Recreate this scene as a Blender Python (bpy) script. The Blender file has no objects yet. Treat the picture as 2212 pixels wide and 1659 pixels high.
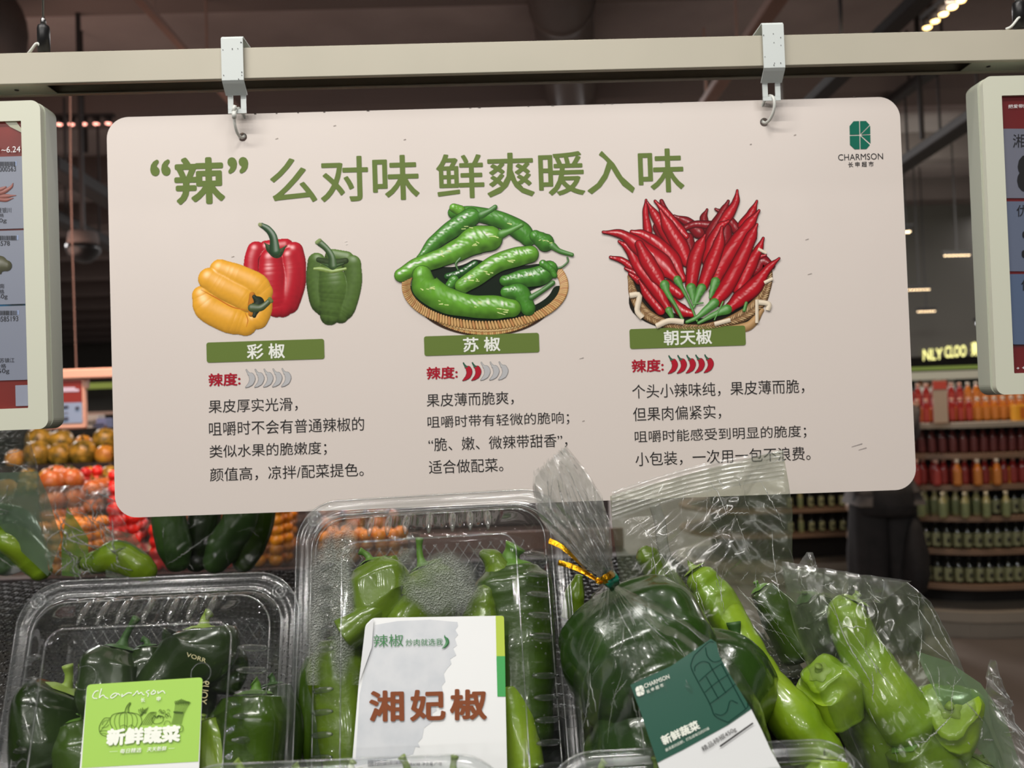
import bpy, math, random
from mathutils import Vector, Matrix, noise
sc = bpy.context.scene
COL = sc.collection
R = math.radians
# ---------------------------------------------------------------- camera, light, exposure
FPX, W0, H0 = 1900.0, 2212.0, 1659.0
CAM = Vector((0, 0, 1.5))
cam_d = bpy.data.cameras.new('camera'); cam = bpy.data.objects.new('camera', cam_d); COL.objects.link(cam)
cam_d.sensor_width = 36; cam_d.lens = 36 * FPX / W0; cam_d.clip_start = .02; cam_d.clip_end = 200
cam_d.dof.use_dof = True; cam_d.dof.focus_distance = .70; cam_d.dof.aperture_fstop = 8.4
# yaw right 1.2, pitch up 1.4, clockwise roll 2.0
CR = Matrix.Rotation(R(-1.2), 3, 'Z') @ Matrix.Rotation(R(91.4), 3, 'X') @ Matrix.Rotation(R(-2.0), 3, 'Z')
cam.matrix_world = Matrix.Translation(CAM) @ CR.to_4x4()
sc.camera = cam
w = bpy.data.worlds.new('shop_ambience'); sc.world = w; w.use_nodes = True
w.node_tree.nodes['Background'].inputs[0].default_value = (.80, .76, .76, 1)
w.node_tree.nodes['Background'].inputs[1].default_value = .34
def area(name, loc, target, size, power, col=(1, 1, 1), sy=None, spread=180):
    l = bpy.data.lights.new(name, 'AREA'); l.energy = power; l.color = col
    l.shape = 'RECTANGLE' if sy else 'DISK'; l.size = size; l.spread = R(spread)
    if sy: l.size_y = sy
    o = bpy.data.objects.new(name, l); COL.objects.link(o); o.location = loc
    o.rotation_euler = (Vector(target) - Vector(loc)).to_track_quat('-Z', 'Y').to_euler()
    return o
for i in range(9):            # the row of track spots above the vegetable stand, behind the viewer
    area('track_spot', (-1.85 + i * .24, -.34, 3.15), (-.6 + i * .10, .72, 1.3), .045, 3.9, (1, .965, .91))
for i in range(7):            # spot rows added behind the viewer to put glints on the plastic
    area('added_glint_spot', (-3.2 + i * .8, -2.6, 3.1), (-.3 + i * .1, .7, 1.2), .06, 5.5, (1, .965, .92))
    area('added_glint_spot', (-4.2 + i * 1.0, -5.2, 3.1), (-.3 + i * .1, .7, 1.2), .075, 7.5, (1, .965, .92))
for i in range(6):  # overhead row added for more glints on film and lids
    area('added_top_glint_spot', (-1.5 + i * .6, .55, 3.3), (-.5 + i * .2, .62, 1.2), .05, 1.6, (1, .97, .93))
area('added_soft_light', (.25, -.05, 3.1), (.15, .6, 1.2), .34, 7.5, (1, .97, .94))  # broad soft light added to give the bell pepper its large highlight
area('fruit_lamp', (-1.3, 2.2, 2.9), (-1.1, 3.0, 1.0), .6, 15, (1, .60, .46), sy=.3, spread=100)
area('fruit_lamp', (-.2, 2.2, 2.9), (-.5, 3.0, 1.0), .6, 11, (1, .60, .46), sy=.3, spread=100)
area('kiosk_lamp', (2.8, 4.6, 3.6), (3.1, 5.9, .9), .8, 42, (1, .8, .6), sy=.3)
area('back_lamp', (4.5, 9.0, 3.4), (4.5, 12, 2.0), 1.5, 50, (.95, 1, .9), sy=.3)
area('ceiling_glow', (-3.5, 5.5, 2.6), (-2.5, 7, 4.6), 1.5, 16, (1, .66, .54), sy=1)
for x in (-7, 0, 7):          # lights added far back; their bounce off the floor brightens the ceiling
    for y in (8.5, 13.5, 20, 28):
        area('added_bounce_light', (x + 1, y, 4.1), (x + 1, y, 0), 1.6, 210, (1, .97, .96))
sc.view_settings.view_transform = 'Standard'; sc.view_settings.look = 'None'
sc.view_settings.exposure = 0.0; sc.view_settings.gamma = 1.0; sc.view_settings.use_curve_mapping = False
cy = sc.cycles
cy.transparent_max_bounces = 40; cy.max_bounces = 8; cy.diffuse_bounces = 2; cy.glossy_bounces = 3
cy.transmission_bounces = 6; cy.caustics_reflective = False; cy.caustics_refractive = False
cy.sample_clamp_indirect = 4.0; cy.use_denoising = True

# ---------------------------------------------------------------- helpers
def ray(px, py):
    return CR @ Vector(((px - W0 / 2) / FPX, -(py - H0 / 2) / FPX, -1))
def P(px, py, Y):             # the point of the vertical plane y = Y seen at photo pixel (px, py)
    d = ray(px, py); return CAM + d * (Y / d.y)
class Plane:
    def __init__(s, p, n): s.p = Vector(p); s.n = Vector(n).normalized()
    def at(s, px, py, off=0.):
        d = ray(px, py); q = s.p + s.n * off
        return CAM + d * ((q - CAM).dot(s.n) / d.dot(s.n))
def lin(c):
    return tuple((v / 255 / 12.92) if v / 255 <= .04045 else ((v / 255 + .055) / 1.055) ** 2.4 for v in c)
def c4(c): return (*lin(c), 1)
def mat(name, col, rough=.5, metal=0., coat=0., spec=.5, vary=None, scale=40., bump=0., bscale=200., emit=0., sss=0.):
    m = bpy.data.materials.new(name); m.use_nodes = True; nt = m.node_tree; b = nt.nodes['Principled BSDF']
    b.inputs['Base Color'].default_value = c4(col); b.inputs['Roughness'].default_value = rough
    b.inputs['Metallic'].default_value = metal; b.inputs['Coat Weight'].default_value = coat
    b.inputs['Coat Roughness'].default_value = .08; b.inputs['Specular IOR Level'].default_value = spec
    if emit: b.inputs['Emission Color'].default_value = c4(col); b.inputs['Emission Strength'].default_value = emit
    if vary or bump: tc = nt.nodes.new('ShaderNodeTexCoord')
    if vary:
        n = nt.nodes.new('ShaderNodeTexNoise'); n.inputs['Scale'].default_value = scale; n.inputs['Detail'].default_value = 4
        r = nt.nodes.new('ShaderNodeValToRGB'); r.color_ramp.elements[0].position = .35; r.color_ramp.elements[1].position = .68
        r.color_ramp.elements[0].color = c4(col); r.color_ramp.elements[1].color = c4(vary)
        nt.links.new(tc.outputs['Object'], n.inputs['Vector']); nt.links.new(n.outputs['Fac'], r.inputs[0])
        nt.links.new(r.outputs[0], b.inputs['Base Color'])
    if bump:
        n2 = nt.nodes.new('ShaderNodeTexNoise'); n2.inputs['Scale'].default_value = bscale; n2.inputs['Detail'].default_value = 3
        bm_ = nt.nodes.new('ShaderNodeBump'); bm_.inputs['Strength'].default_value = bump; bm_.inputs['Distance'].default_value = .002
        nt.links.new(tc.outputs['Object'], n2.inputs['Vector']); nt.links.new(n2.outputs['Fac'], bm_.inputs['Height'])
        nt.links.new(bm_.outputs[0], b.inputs['Normal'])
    return m
def mat_vcol(name, rough=.45, emit=0., spec=.3):
    m = bpy.data.materials.new(name); m.use_nodes = True; nt = m.node_tree; b = nt.nodes['Principled BSDF']
    a = nt.nodes.new('ShaderNodeAttribute'); a.attribute_name = 'ink'
    nt.links.new(a.outputs['Color'], b.inputs['Base Color']); b.inputs['Roughness'].default_value = rough
    b.inputs['Specular IOR Level'].default_value = spec
    if emit:
        nt.links.new(a.outputs['Color'], b.inputs['Emission Color']); b.inputs['Emission Strength'].default_value = emit
    return m
def mat_film(name, f0=.06, k=.9, haze=.05, rough=.05, tint=(1, 1, 1), hazecol=(.9, .95, .9), bump=0., bscale=60., attr=False, diamond=False):
    """thin clear plastic: see-through sheet, a little milky, mirror-like towards its edges"""
    m = bpy.data.materials.new(name); m.use_nodes = True; nt = m.node_tree; nt.nodes.clear(); L = nt.links.new
    N = nt.nodes.new; out = N('ShaderNodeOutputMaterial'); tr = N('ShaderNodeBsdfTransparent'); gl = N('ShaderNodeBsdfGlossy')
    df = N('ShaderNodeBsdfDiffuse'); tl = N('ShaderNodeBsdfTranslucent'); dm = N('ShaderNodeMixShader'); m1 = N('ShaderNodeMixShader'); m2 = N('ShaderNodeMixShader')
    lw = N('ShaderNodeLayerWeight'); lw.inputs['Blend'].default_value = .5
    pw = N('ShaderNodeMath'); pw.operation = 'POWER'; pw.inputs[1].default_value = 4.
    ma = N('ShaderNodeMath'); ma.operation = 'MULTIPLY_ADD'; ma.inputs[1].default_value = k; ma.inputs[2].default_value = f0; ma.use_clamp = True
    tr.inputs[0].default_value = (*tint, 1); gl.inputs['Roughness'].default_value = rough
    df.inputs[0].default_value = (*hazecol, 1); tl.inputs[0].default_value = (*hazecol, 1); dm.inputs[0].default_value = .5
    L(df.outputs[0], dm.inputs[1]); L(tl.outputs[0], dm.inputs[2])
    L(lw.outputs['Facing'], pw.inputs[0]); L(pw.outputs[0], ma.inputs[0])
    L(tr.outputs[0], m1.inputs[1]); L(dm.outputs[0], m1.inputs[2]); m1.inputs[0].default_value = haze
    if attr:
        a = N('ShaderNodeAttribute'); a.attribute_name = 'ink'; L(a.outputs['Fac'], m1.inputs[0])
        m.node_tree.links.new(a.outputs['Fac'], ma.inputs[2])
        g = N('ShaderNodeMath'); g.operation = 'MULTIPLY'; g.inputs[1].default_value = .25; L(a.outputs['Fac'], g.inputs[0]); L(g.outputs[0], ma.inputs[2])
        ma.inputs[1].default_value = 0.
    L(m1.outputs[0], m2.inputs[1]); L(gl.outputs[0], m2.inputs[2]); L(ma.outputs[0], m2.inputs[0]); L(m2.outputs[0], out.inputs[0])
    if bump:
        tc = N('ShaderNodeTexCoord'); b = N('ShaderNodeBump'); b.inputs['Strength'].default_value = bump; b.inputs['Distance'].default_value = .003
        if diamond:
            hs = []
            for s_ in (1, -1):
                mp = N('ShaderNodeMapping'); mp.inputs['Rotation'].default_value = (0, R(52 * s_), 0); wv = N('ShaderNodeTexWave')
                wv.inputs['Scale'].default_value = bscale; L(tc.outputs['Object'], mp.inputs[0]); L(mp.outputs[0], wv.inputs['Vector']); hs.append(wv)
            mx = N('ShaderNodeMath'); mx.operation = 'MAXIMUM'; L(hs[0].outputs['Fac'], mx.inputs[0]); L(hs[1].outputs['Fac'], mx.inputs[1])
            L(mx.outputs[0], b.inputs['Height'])
        else:
            n = N('ShaderNodeTexVoronoi' if attr else 'ShaderNodeTexNoise'); n.inputs['Scale'].default_value = bscale
            L(tc.outputs['Object'], n.inputs['Vector']); L(n.outputs[0], b.inputs['Height'])
        L(b.outputs[0], gl.inputs['Normal'])
        if attr: L(b.outputs[0], df.inputs['Normal'])
    return m
def wloc(o):
    v = Vector((0, 0, 0))
    while o: v += o.location; o = o.parent
    return v
def tag(o, label=None, cat=None, group=None, kind=None):
    for k_, v_ in (('label', label), ('category', cat), ('group', group), ('kind', kind)):
        if v_: o[k_] = v_
    return o
def thing(name, label, cat, loc, group=None):
    o = bpy.data.objects.new(name, None); COL.objects.link(o); o.location = loc; o.empty_display_size = .02
    return tag(o, label, cat, group)
def obj(name, V, F, m, parent=None, smooth=True, cols=None, kind=None, uvs=None):
    """one mesh object from world-space points"""
    V = [Vector(v) for v in V]; n = len(V)
    lo = Vector([min(v[i] for v in V) for i in range(3)]); hi = Vector([max(v[i] for v in V) for i in range(3)])
    c = (lo + hi) / 2
    if parent is None: c = Vector((c.x, c.y, lo.z))
    me = bpy.data.meshes.new(name); me.from_pydata([v - c for v in V], [], F); me.materials.append(m)
    if smooth: me.polygons.foreach_set('use_smooth', [True] * len(me.polygons))
    if cols:
        at = me.color_attributes.new('ink', 'FLOAT_COLOR', 'POINT')
        at.data.foreach_set('color', [x for q in cols for x in (q[0], q[1], q[2], 1.)])
    me.update()
    o = bpy.data.objects.new(name, me); COL.objects.link(o)
    if parent is not None: o.parent = parent; o.location = c - wloc(parent)
    else: o.location = c
    if kind: o['kind'] = kind
    return o
class MB:                     # collects simple shapes into one mesh
    def __init__(s): s.V = []; s.F = []
    def add(s, V, F):
        k = len(s.V); s.V += [Vector(v) for v in V]; s.F += [tuple(i + k for i in f) for f in F]; return s
    def box(s, c, d, ax=None, bev=0.):
        ax = ax or (Vector((1, 0, 0)), Vector((0, 1, 0)), Vector((0, 0, 1))); c = Vector(c)
        if not bev:
            V = [c + ax[0] * (i * d[0] / 2) + ax[1] * (j * d[1] / 2) + ax[2] * (k * d[2] / 2) for k in (-1, 1) for j in (-1, 1) for i in (-1, 1)]
            return s.add(V, [(0, 2, 3, 1), (4, 5, 7, 6), (0, 1, 5, 4), (2, 6, 7, 3), (0, 4, 6, 2), (1, 3, 7, 5)])
        V = []; F = []        # chamfered box
        for k in (-1, 1):
            for j in (-1, 1):
                for i in (-1, 1):
                    for a in range(3):
                        h = [d[0] / 2 - bev, d[1] / 2 - bev, d[2] / 2 - bev]; h[a] += bev
                        V.append(c + ax[0] * (i * h[0]) + ax[1] * (j * h[1]) + ax[2] * (k * h[2]))
        id_ = lambda i, j, k, a: (((k > 0) * 2 + (j > 0)) * 2 + (i > 0)) * 3 + a
        for sgn in (-1, 1):
            F.append([id_(sgn, j, k, 0) for j, k in ((-1, -1), (1, -1), (1, 1), (-1, 1))][::sgn])
            F.append([id_(i, sgn, k, 1) for i, k in ((-1, -1), (1, -1), (1, 1), (-1, 1))][::-sgn])
            F.append([id_(i, j, sgn, 2) for i, j in ((-1, -1), (1, -1), (1, 1), (-1, 1))][::sgn])
        for a in (-1, 1):
            for b in (-1, 1):
                F.append((id_(a, b, -1, 0), id_(a, b, -1, 1), id_(a, b, 1, 1), id_(a, b, 1, 0))[::a * b])
                F.append((id_(a, -1, b, 0), id_(a, 1, b, 0), id_(a, 1, b, 2), id_(a, -1, b, 2))[::a * b])
                F.append((id_(-1, a, b, 1), id_(-1, a, b, 2), id_(1, a, b, 2), id_(1, a, b, 1))[::a * b])
        for i in (-1, 1):
            for j in (-1, 1):
                for k in (-1, 1): F.append((id_(i, j, k, 0), id_(i, j, k, 1), id_(i, j, k, 2))[::i * j * k])
        return s.add(V, F)
    def tube(s, pts, rad, seg=10, caps=True):
        V, F = tube(pts, rad, seg, caps); return s.add(V, F)
    def prism(s, poly, y0, y1):   # polygon of (x, z) extruded along y
        n = len(poly); V = [Vector((x, y0, z)) for x, z in poly] + [Vector((x, y1, z)) for x, z in poly]
        return s.add(V, [tuple(range(n))[::-1], tuple(range(n, 2 * n))] + [(i, (i + 1) % n, n + (i + 1) % n, n + i) for i in range(n)])
    def lathe(s, prof, c=(0, 0, 0), seg=20, sx=1., sy=1.):
        c = Vector(c); V = []; F = []
        for r_, z in prof:
            V += [c + Vector((r_ * sx * math.cos(2 * math.pi * i / seg), r_ * sy * math.sin(2 * math.pi * i / seg), z)) for i in range(seg)]
        for k in range(len(prof) - 1):
            F += [(k * seg + i, k * seg + (i + 1) % seg, (k + 1) * seg + (i + 1) % seg, (k + 1) * seg + i) for i in range(seg)]
        F += [tuple(range(seg))[::-1], tuple(range((len(prof) - 1) * seg, len(prof) * seg))]
        return s.add(V, F)
    def build(s, name, m, parent=None, smooth=False, kind=None): return obj(name, s.V, s.F, m, parent, smooth, kind=kind)
def spline(pts, vals, n):
    """Catmull-Rom through pts with a value per point"""
    pts = [Vector(p) for p in pts]; vals = list(vals)
    if len(pts) == 2: pts = [pts[0], (pts[0] + pts[1]) / 2, pts[1]]; vals = [vals[0], (vals[0] + vals[-1]) / 2, vals[-1]]
    ext = [2 * pts[0] - pts[1]] + pts + [2 * pts[-1] - pts[-2]]; ev = [vals[0]] + vals + [vals[-1]]
    o = []; ov = []; m = len(pts) - 1
    for i in range(n):
        t = i / (n - 1) * m; k = min(int(t), m - 1); t -= k
        a, b, c, d = ext[k:k + 4]; va, vb, vc, vd = ev[k:k + 4]
        f = lambda a, b, c, d: .5 * ((2 * b) + (c - a) * t + (2 * a - 5 * b + 4 * c - d) * t * t + (3 * b - a - 3 * c + d) * t ** 3)
        o.append(f(a, b, c, d)); ov.append(max(0, vb + (vc - vb) * (t * t * (3 - 2 * t))))
    return o, ov
def frames(pts):
    T = []; 
    for i in range(len(pts)):
        d = pts[min(i + 1, len(pts) - 1)] - pts[max(i - 1, 0)]
        T.append(d.normalized() if d.length > 1e-9 else Vector((0, 0, 1)))
    up = Vector((0, -1, 0)) if abs(T[0].y) < .9 else Vector((1, 0, 0))
    N = [(up - T[0] * up.dot(T[0])).normalized()]
    for i in range(1, len(pts)):
        v = N[-1] - T[i] * N[-1].dot(T[i]); N.append(v.normalized() if v.length > 1e-6 else N[-1])
    return T, N, [t.cross(n) for t, n in zip(T, N)]
def tube(pts, rad, seg=10, caps=True, disp=None):
    pts = [Vector(p) for p in pts]
    if not isinstance(rad, (list, tuple)): rad = [rad] * len(pts)
    T, N, B = frames(pts); V = []; F = []
    for i, p in enumerate(pts):
        for j in range(seg):
            a = 2 * math.pi * j / seg; k = disp(i / (len(pts) - 1), a, p) if disp else 1.
            V.append(p + (N[i] * math.cos(a) + B[i] * math.sin(a)) * (rad[i] * k))
    for i in range(len(pts) - 1):
        F += [(i * seg + j, i * seg + (j + 1) % seg, (i + 1) * seg + (j + 1) % seg, (i + 1) * seg + j) for j in range(seg)]
    if caps: F += [tuple(range(seg))[::-1], tuple(range((len(pts) - 1) * seg, len(pts) * seg))]
    return V, F
def curve_mesh(splines, depth=0.):
    """filled flat shape (outline, then holes) -> verts (x, y, z) and faces"""
    cu = bpy.data.curves.new('shape', 'CURVE'); cu.dimensions = '2D'; cu.fill_mode = 'BOTH'; cu.extrude = depth
    for s_ in splines:
        sp = cu.splines.new('POLY'); sp.points.add(len(s_) - 1); sp.use_cyclic_u = True
        for q, (x, y) in zip(sp.points, s_): q.co = (x, y, 0, 1)
    return _tomesh(cu)
def _tomesh(cu):
    o = bpy.data.objects.new('tmp', cu); COL.objects.link(o)
    dg = bpy.context.evaluated_depsgraph_get(); me = bpy.data.meshes.new_from_object(o.evaluated_get(dg))
    V = [v.co.copy() for v in me.vertices]; F = [tuple(p.vertices) for p in me.polygons]
    bpy.data.objects.remove(o); bpy.data.curves.remove(cu); bpy.data.meshes.remove(me)
    return V, F
def text_mesh(s, weight=0., spacing=1., shear=0.):
    weight = max(0, weight); cu = bpy.data.curves.new('lettering', 'FONT'); cu.body = s; cu.size = 1; cu.space_character = spacing
    cu.resolution_u = 3; cu.fill_mode = 'FRONT'; cu.shear = shear
    V, F = _tomesh(cu)
    if weight > .004:         # heavier strokes: the glyph laid down again, nudged all round
        n0 = len(V); V0 = list(V); F0 = list(F)
        for k in range(12):
            a_ = 2 * math.pi * k / 12; o_ = Vector((weight * math.cos(a_), weight * math.sin(a_), 7e-6 * (k + 1))); b_ = len(V)
            V += [v + o_ for v in V0]; F += [tuple(i + b_ for i in f) for f in F0]
    return V, F
def lettering(s, pl, bl, br, tl, m, parent, off=.0004, name='printed_text', weight=0., spacing=1., shear=0., kind=None):
    """text whose bounding box runs from photo pixels bl to br (foot) and up to tl, lying on plane pl"""
    V, F = text_mesh(s, weight, spacing, shear)
    x0 = min(v.x for v in V); x1 = max(v.x for v in V); y0 = min(v.y for v in V); y1 = max(v.y for v in V)
    O = pl.at(*bl, off); X = pl.at(*br, off) - O; Z = pl.at(*tl, off) - O
    return obj(name, [O + X * ((v.x - x0) / (x1 - x0)) + Z * ((v.y - y0) / (y1 - y0)) + pl.n * v.z for v in V], F, m, parent, False, kind=kind)
def rrect(w_, h_, r_, n=8, x0=0., y0=0.):
    o = []
    for cx, cy_, a0 in ((w_ - r_, h_ - r_, 0), (r_, h_ - r_, 90), (r_, r_, 180), (w_ - r_, r_, 270)):
        o += [(x0 + cx + r_ * math.cos(R(a0 + 90 * k / n)), y0 + cy_ + r_ * math.sin(R(a0 + 90 * k / n))) for k in range(n + 1)]
    return o
def flat_poly(pl, px, m, parent, off=.0003, name='printed_patch', thick=0.):
    """filled polygon of photo pixels lying on plane pl"""
    n = len(px)
    V, F = curve_mesh([[(x, -y) for x, y in px]])
    W_ = [pl.at(v.x, -v.y, off) for v in V]
    return obj(name, W_, F, m, parent, False)
class Art:                    # a printed picture: flat coloured strokes, each a hair above the last
    def __init__(s, f, pl, off=.0004, step=4e-6): s.f = f; s.pl = pl; s.off = off; s.step = step; s.V = []; s.F = []; s.C = []
    def stroke(s, pts, rad, col, n=26, m=9, lit=(-.35, -.55, .75), amb=.42, dif=.75, spec=.55, pw=18, cap=(1, 1), flat=False, nz=0., nsc=.03, streak=0., edge=0.):
        if not isinstance(rad, (list, tuple)): rad = [rad] * len(pts)
        q, rr = spline([Vector((x, y, 0)) for x, y in pts], rad, n); col = Vector(lin(col))
        rows = []
        T = [(q[min(i + 1, n - 1)] - q[max(i - 1, 0)]).normalized() for i in range(n)]
        if cap[0]: rows += [(q[0] - T[0] * rr[0] * math.cos(a), rr[0] * math.sin(a), T[0], -math.cos(a)) for a in (0.05, .4, .8, 1.2)]
        rows += [(q[i], rr[i], T[i], 0) for i in range(n)]
        if cap[1]: rows += [(q[-1] + T[-1] * rr[-1] * math.cos(a), rr[-1] * math.sin(a), T[-1], math.cos(a)) for a in (1.2, .8, .4, 0.05)]
        k = len(s.V); s.off += s.step; lv = Vector(lit).normalized(); hv = (lv + Vector((0, 0, 1))).normalized()
        for p, r_, t, ax in rows:
            nn = Vector((-t.y, t.x, 0))
            for j in range(m):
                u = -1 + 2 * j / (m - 1); pp = p + nn * (u * r_); g = s.f(pp.x, pp.y)
                s.V.append(s.pl.at(g[0], g[1], s.off))
                if flat: s.C.append(col); continue
                sx = u * math.sqrt(max(0, 1 - ax * ax)); nv = nn * sx + t * ax; nv.z = math.sqrt(max(0, 1 - min(1, nv.length_squared))); nv.normalize()
                w_ = noise.noise(Vector((pp.x * nsc, pp.y * nsc, len(s.V) * 1e-6)))
                d = max(0, nv.dot(lv)); c = col * (amb + dif * d + nz * w_)
                if edge: c *= 1 - edge * abs(u) ** 3
                hl = spec * max(0, nv.dot(hv)) ** pw
                if streak: hl *= max(0, 1 + streak * 2.4 * noise.noise(Vector((pp.x * .06, pp.y * .06, 3))))
                s.C.append(Vector([min(1, max(0, x)) for x in (c + Vector((1, 1, 1)) * hl * .6)]))
        for i in range(len(rows) - 1):
            s.F += [(k + i * m + j, k + i * m + j + 1, k + (i + 1) * m + j + 1, k + (i + 1) * m + j) for j in range(m - 1)]
        return s
    def blob(s, lobes, col, cell=4.6, k=16., lit=(-.3, -.6, .75), amb=.34, dif=.72, spec=.7, pw=30, flat=.75, nz=.05):
        """rounded fruit body: capsule lobes (points, radii, lift) melted together, shaded like the printed photo"""
        L = []
        for pts, rad, zo in lobes:
            q, rr_ = spline([Vector((x, y, 0)) for x, y in pts], rad, 14); L.append(([(p_.x, p_.y, r_) for p_, r_ in zip(q, rr_)], zo))
        x0 = min(a - r_ for l, _ in L for a, b, r_ in l); x1 = max(a + r_ for l, _ in L for a, b, r_ in l); y0 = min(b - r_ for l, _ in L for a, b, r_ in l); y1 = max(b + r_ for l, _ in L for a, b, r_ in l)
        nx, ny = int((x1 - x0) / cell) + 3, int((y1 - y0) / cell) + 3; H = {}
        for j in range(ny):
            y = y0 + (j - 1) * cell
            for i in range(nx):
                x = x0 + (i - 1) * cell; hs = []
                for l, zo in L:
                    b_ = -1
                    for (a, b, r1), (c, d, r2) in zip(l, l[1:]):
                        ex, ey = c - a, d - b; t = max(0., min(1., ((x - a) * ex + (y - b) * ey) / (ex * ex + ey * ey + 1e-9))); r_ = r1 + (r2 - r1) * t
                        d2 = r_ * r_ - (x - a - ex * t) ** 2 - (y - b - ey * t) ** 2
                        if d2 > b_: b_ = d2
                    if b_ > 0: hs.append(math.sqrt(b_) + zo)
                if hs: m_ = max(hs); H[i, j] = (m_ + k * math.log(sum(math.exp((h - m_) / k) for h in hs))) * flat
        s.off += s.step; lv = Vector(lit).normalized(); hv = (lv + Vector((0, 0, 1))).normalized(); col = Vector(lin(col)); idx = {}
        for (i, j), h in H.items():
            gx = H.get((i + 1, j), h - cell) - H.get((i - 1, j), h - cell); gy = H.get((i, j + 1), h - cell) - H.get((i, j - 1), h - cell)
            nv = Vector((-gx, -gy, 2 * cell)).normalized(); x = x0 + (i - 1) * cell; y = y0 + (j - 1) * cell
            c = col * (amb + dif * max(0, nv.dot(lv)) + nz * noise.noise(Vector((x * .03, y * .03, 0)))) * (.72 + .28 * min(1, nv.z * 1.6))
            idx[i, j] = len(s.V); g = s.f(x, y); s.V.append(s.pl.at(g[0], g[1], s.off)); hl = spec * max(0, nv.dot(hv)) ** pw
            s.C.append(Vector([min(1, max(0, q)) for q in c + Vector((1, 1, 1)) * hl * .6]))
        for (i, j) in H:
            q = [(i, j), (i + 1, j), (i + 1, j + 1), (i, j + 1)]
            q = [idx[p_] for p_ in q if p_ in idx]
            if len(q) >= 3: s.F.append(tuple(q))
        return s
    def build(s, name, m, parent): return obj(name, s.V, s.F, m, parent, False, s.C)
def fbm(p, o=3):
    return noise.fractal(p, .7, 2., o)
def copy_tree(o, loc, rz=None, parent=None, label=None, scale=None):
    c = o.copy(); COL.objects.link(c)
    if parent is None:
        c.location = loc
        if rz is not None: c.rotation_euler[2] = rz
        if scale: c.scale = (scale,) * 3 if not isinstance(scale, tuple) else scale
        if label: c['label'] = label
    else: c.parent = parent
    for ch in list(o.children): copy_tree(ch, None, parent=c)
    return c

# ---------------------------------------------------------------- materials
M = dict(
    sign=mat('sign_board_white', (221, 211, 204), .28, spec=.45),
    signedge=mat('sign_board_edge', (150, 142, 134), .7),
    green_ink=mat('olive_green_ink', (102, 122, 56), .35, spec=.2), black_ink=mat('black_ink', (22, 19, 20), .4),
    white_ink=mat('white_ink', (236, 238, 230), .4), red_ink=mat('crimson_ink', (168, 22, 44), .4, spec=.2), teal_ink=mat('teal_ink', (8, 104, 84), .4, spec=.2),
    art=mat_vcol('printed_picture', .35, spec=.15), screen=mat_vcol('lit_screen', .3, .22),
    rail=mat('painted_rail', (188, 182, 165), .42, vary=(180, 175, 158), scale=6),
    strap=mat('white_powder_coat', (205, 212, 210), .4), wire=mat('white_wire', (214, 216, 210), .35), chip=mat('bare_chip', (40, 36, 36), .6),
    frame=mat('screen_frame_plastic', (208, 210, 192), .4), frame_side=mat('screen_side_plastic', (176, 180, 164), .45),
    dark=mat('black_plastic', (26, 26, 27), .35), steel=mat('brushed_steel', (150, 150, 150), .3, metal=1.),
)
ORD = ('first', 'second', 'third', 'fourth', 'fifth', 'sixth', 'seventh', 'eighth', 'ninth', 'tenth', 'eleventh', 'twelfth', 'thirteenth', 'fourteenth', 'fifteenth', 'sixteenth', 'seventeenth', 'eighteenth', 'nineteenth', 'twentieth')
# ---------------------------------------------------------------- the setting
ceil_m = mat('brown_ceiling', (178, 166, 163), .9, vary=(140, 129, 126), scale=.6)
beam_m = mat('ceiling_beam', (116, 104, 100), .9); duct_m = mat('duct_metal', (92, 82, 78), .6, vary=(104, 92, 86), scale=2)
trim_m = mat('pipe_paint', (160, 128, 116), .8); track_m = mat('dark_track', (40, 36, 36), .6)
floor_m = mat('polished_floor', (112, 104, 99), .45, vary=(104, 96, 92), scale=3, spec=.3)
wall_m = mat('grey_wall', (92, 88, 82), .9)
ZC = 4.6
def pbox(name, c, d, m, kind='structure', ax=None):
    return tag(MB().box(c, d, ax).build(name, m), kind=kind)
pbox('floor', (0, 10, -.05), (60, 60, .1), floor_m)
pbox('ceiling', (0, 13, ZC + .1), (60, 54, .2), ceil_m)
pbox('wall_back', (0, 36, 2.3), (60, .3, 4.6), wall_m)
for i in range(13):
    y = 3.6 + i * 2.3
    pbox('trim_%d' % (i + 1), (0, y, ZC - .16), (46, .28 if i % 2 else .45, .32), beam_m)
def aligned(a, b):
    a = Vector(a); b = Vector(b); d = b - a; x = d.normalized(); z = Vector((0, 0, 1)); y = z.cross(x).normalized()
    return (a + b) / 2, d.length, (x, y, x.cross(y))
def run(name, a, b, w_, h_, m, label, cat, parts=0):
    c, L_, ax = aligned(a, b); t = thing(name, label, cat, c)
    MB().box(c, (L_, w_, h_), ax, min(w_, h_) * .12).build('channel', m, t)
    for k in range(parts):
        f = (k + .5) / parts - .5
        MB().box(c + ax[0] * f * L_ + Vector((0, 0, .25 + h_ / 2)), (.015, .015, .5)).build('drop_rod', m, t)
    return t
def duct(name, a, b, r_, label, m=duct_m):
    a = Vector(a); b = Vector(b); n = 15; t = thing(name, label, 'duct', (a + b) / 2)
    V, F = tube([a.lerp(b, i / (n - 1)) for i in range(n)], r_, 28); obj('duct_tube', V, F, m, t)
    for k in range(4):
        p = a.lerp(b, (k + .5) / 4); d = (b - a).normalized() * .03; V, F = tube([p - d, p + d], r_ * 1.05, 28); obj('collar', V, F, m, t)
    return t
duct('air_duct', (-3.35, 2.4, 4.0), (-3.35, 5.7, 4.0), .42, 'dark round air duct in the upper left corner, running away under the ceiling')
duct('air_duct', (.46, 5.2, 4.28), (1.3, 12, 4.28), .22, 'grey round air duct above the rail right of the middle, slanting away to the right')
def tray(pa, pb, Ya, Yb, w_, h_, m, label, name='cable_tray', cat='cable tray'):
    return run(name, P(*pa, Ya), P(*pb, Yb), w_, h_, m, label, cat, 3)
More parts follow.
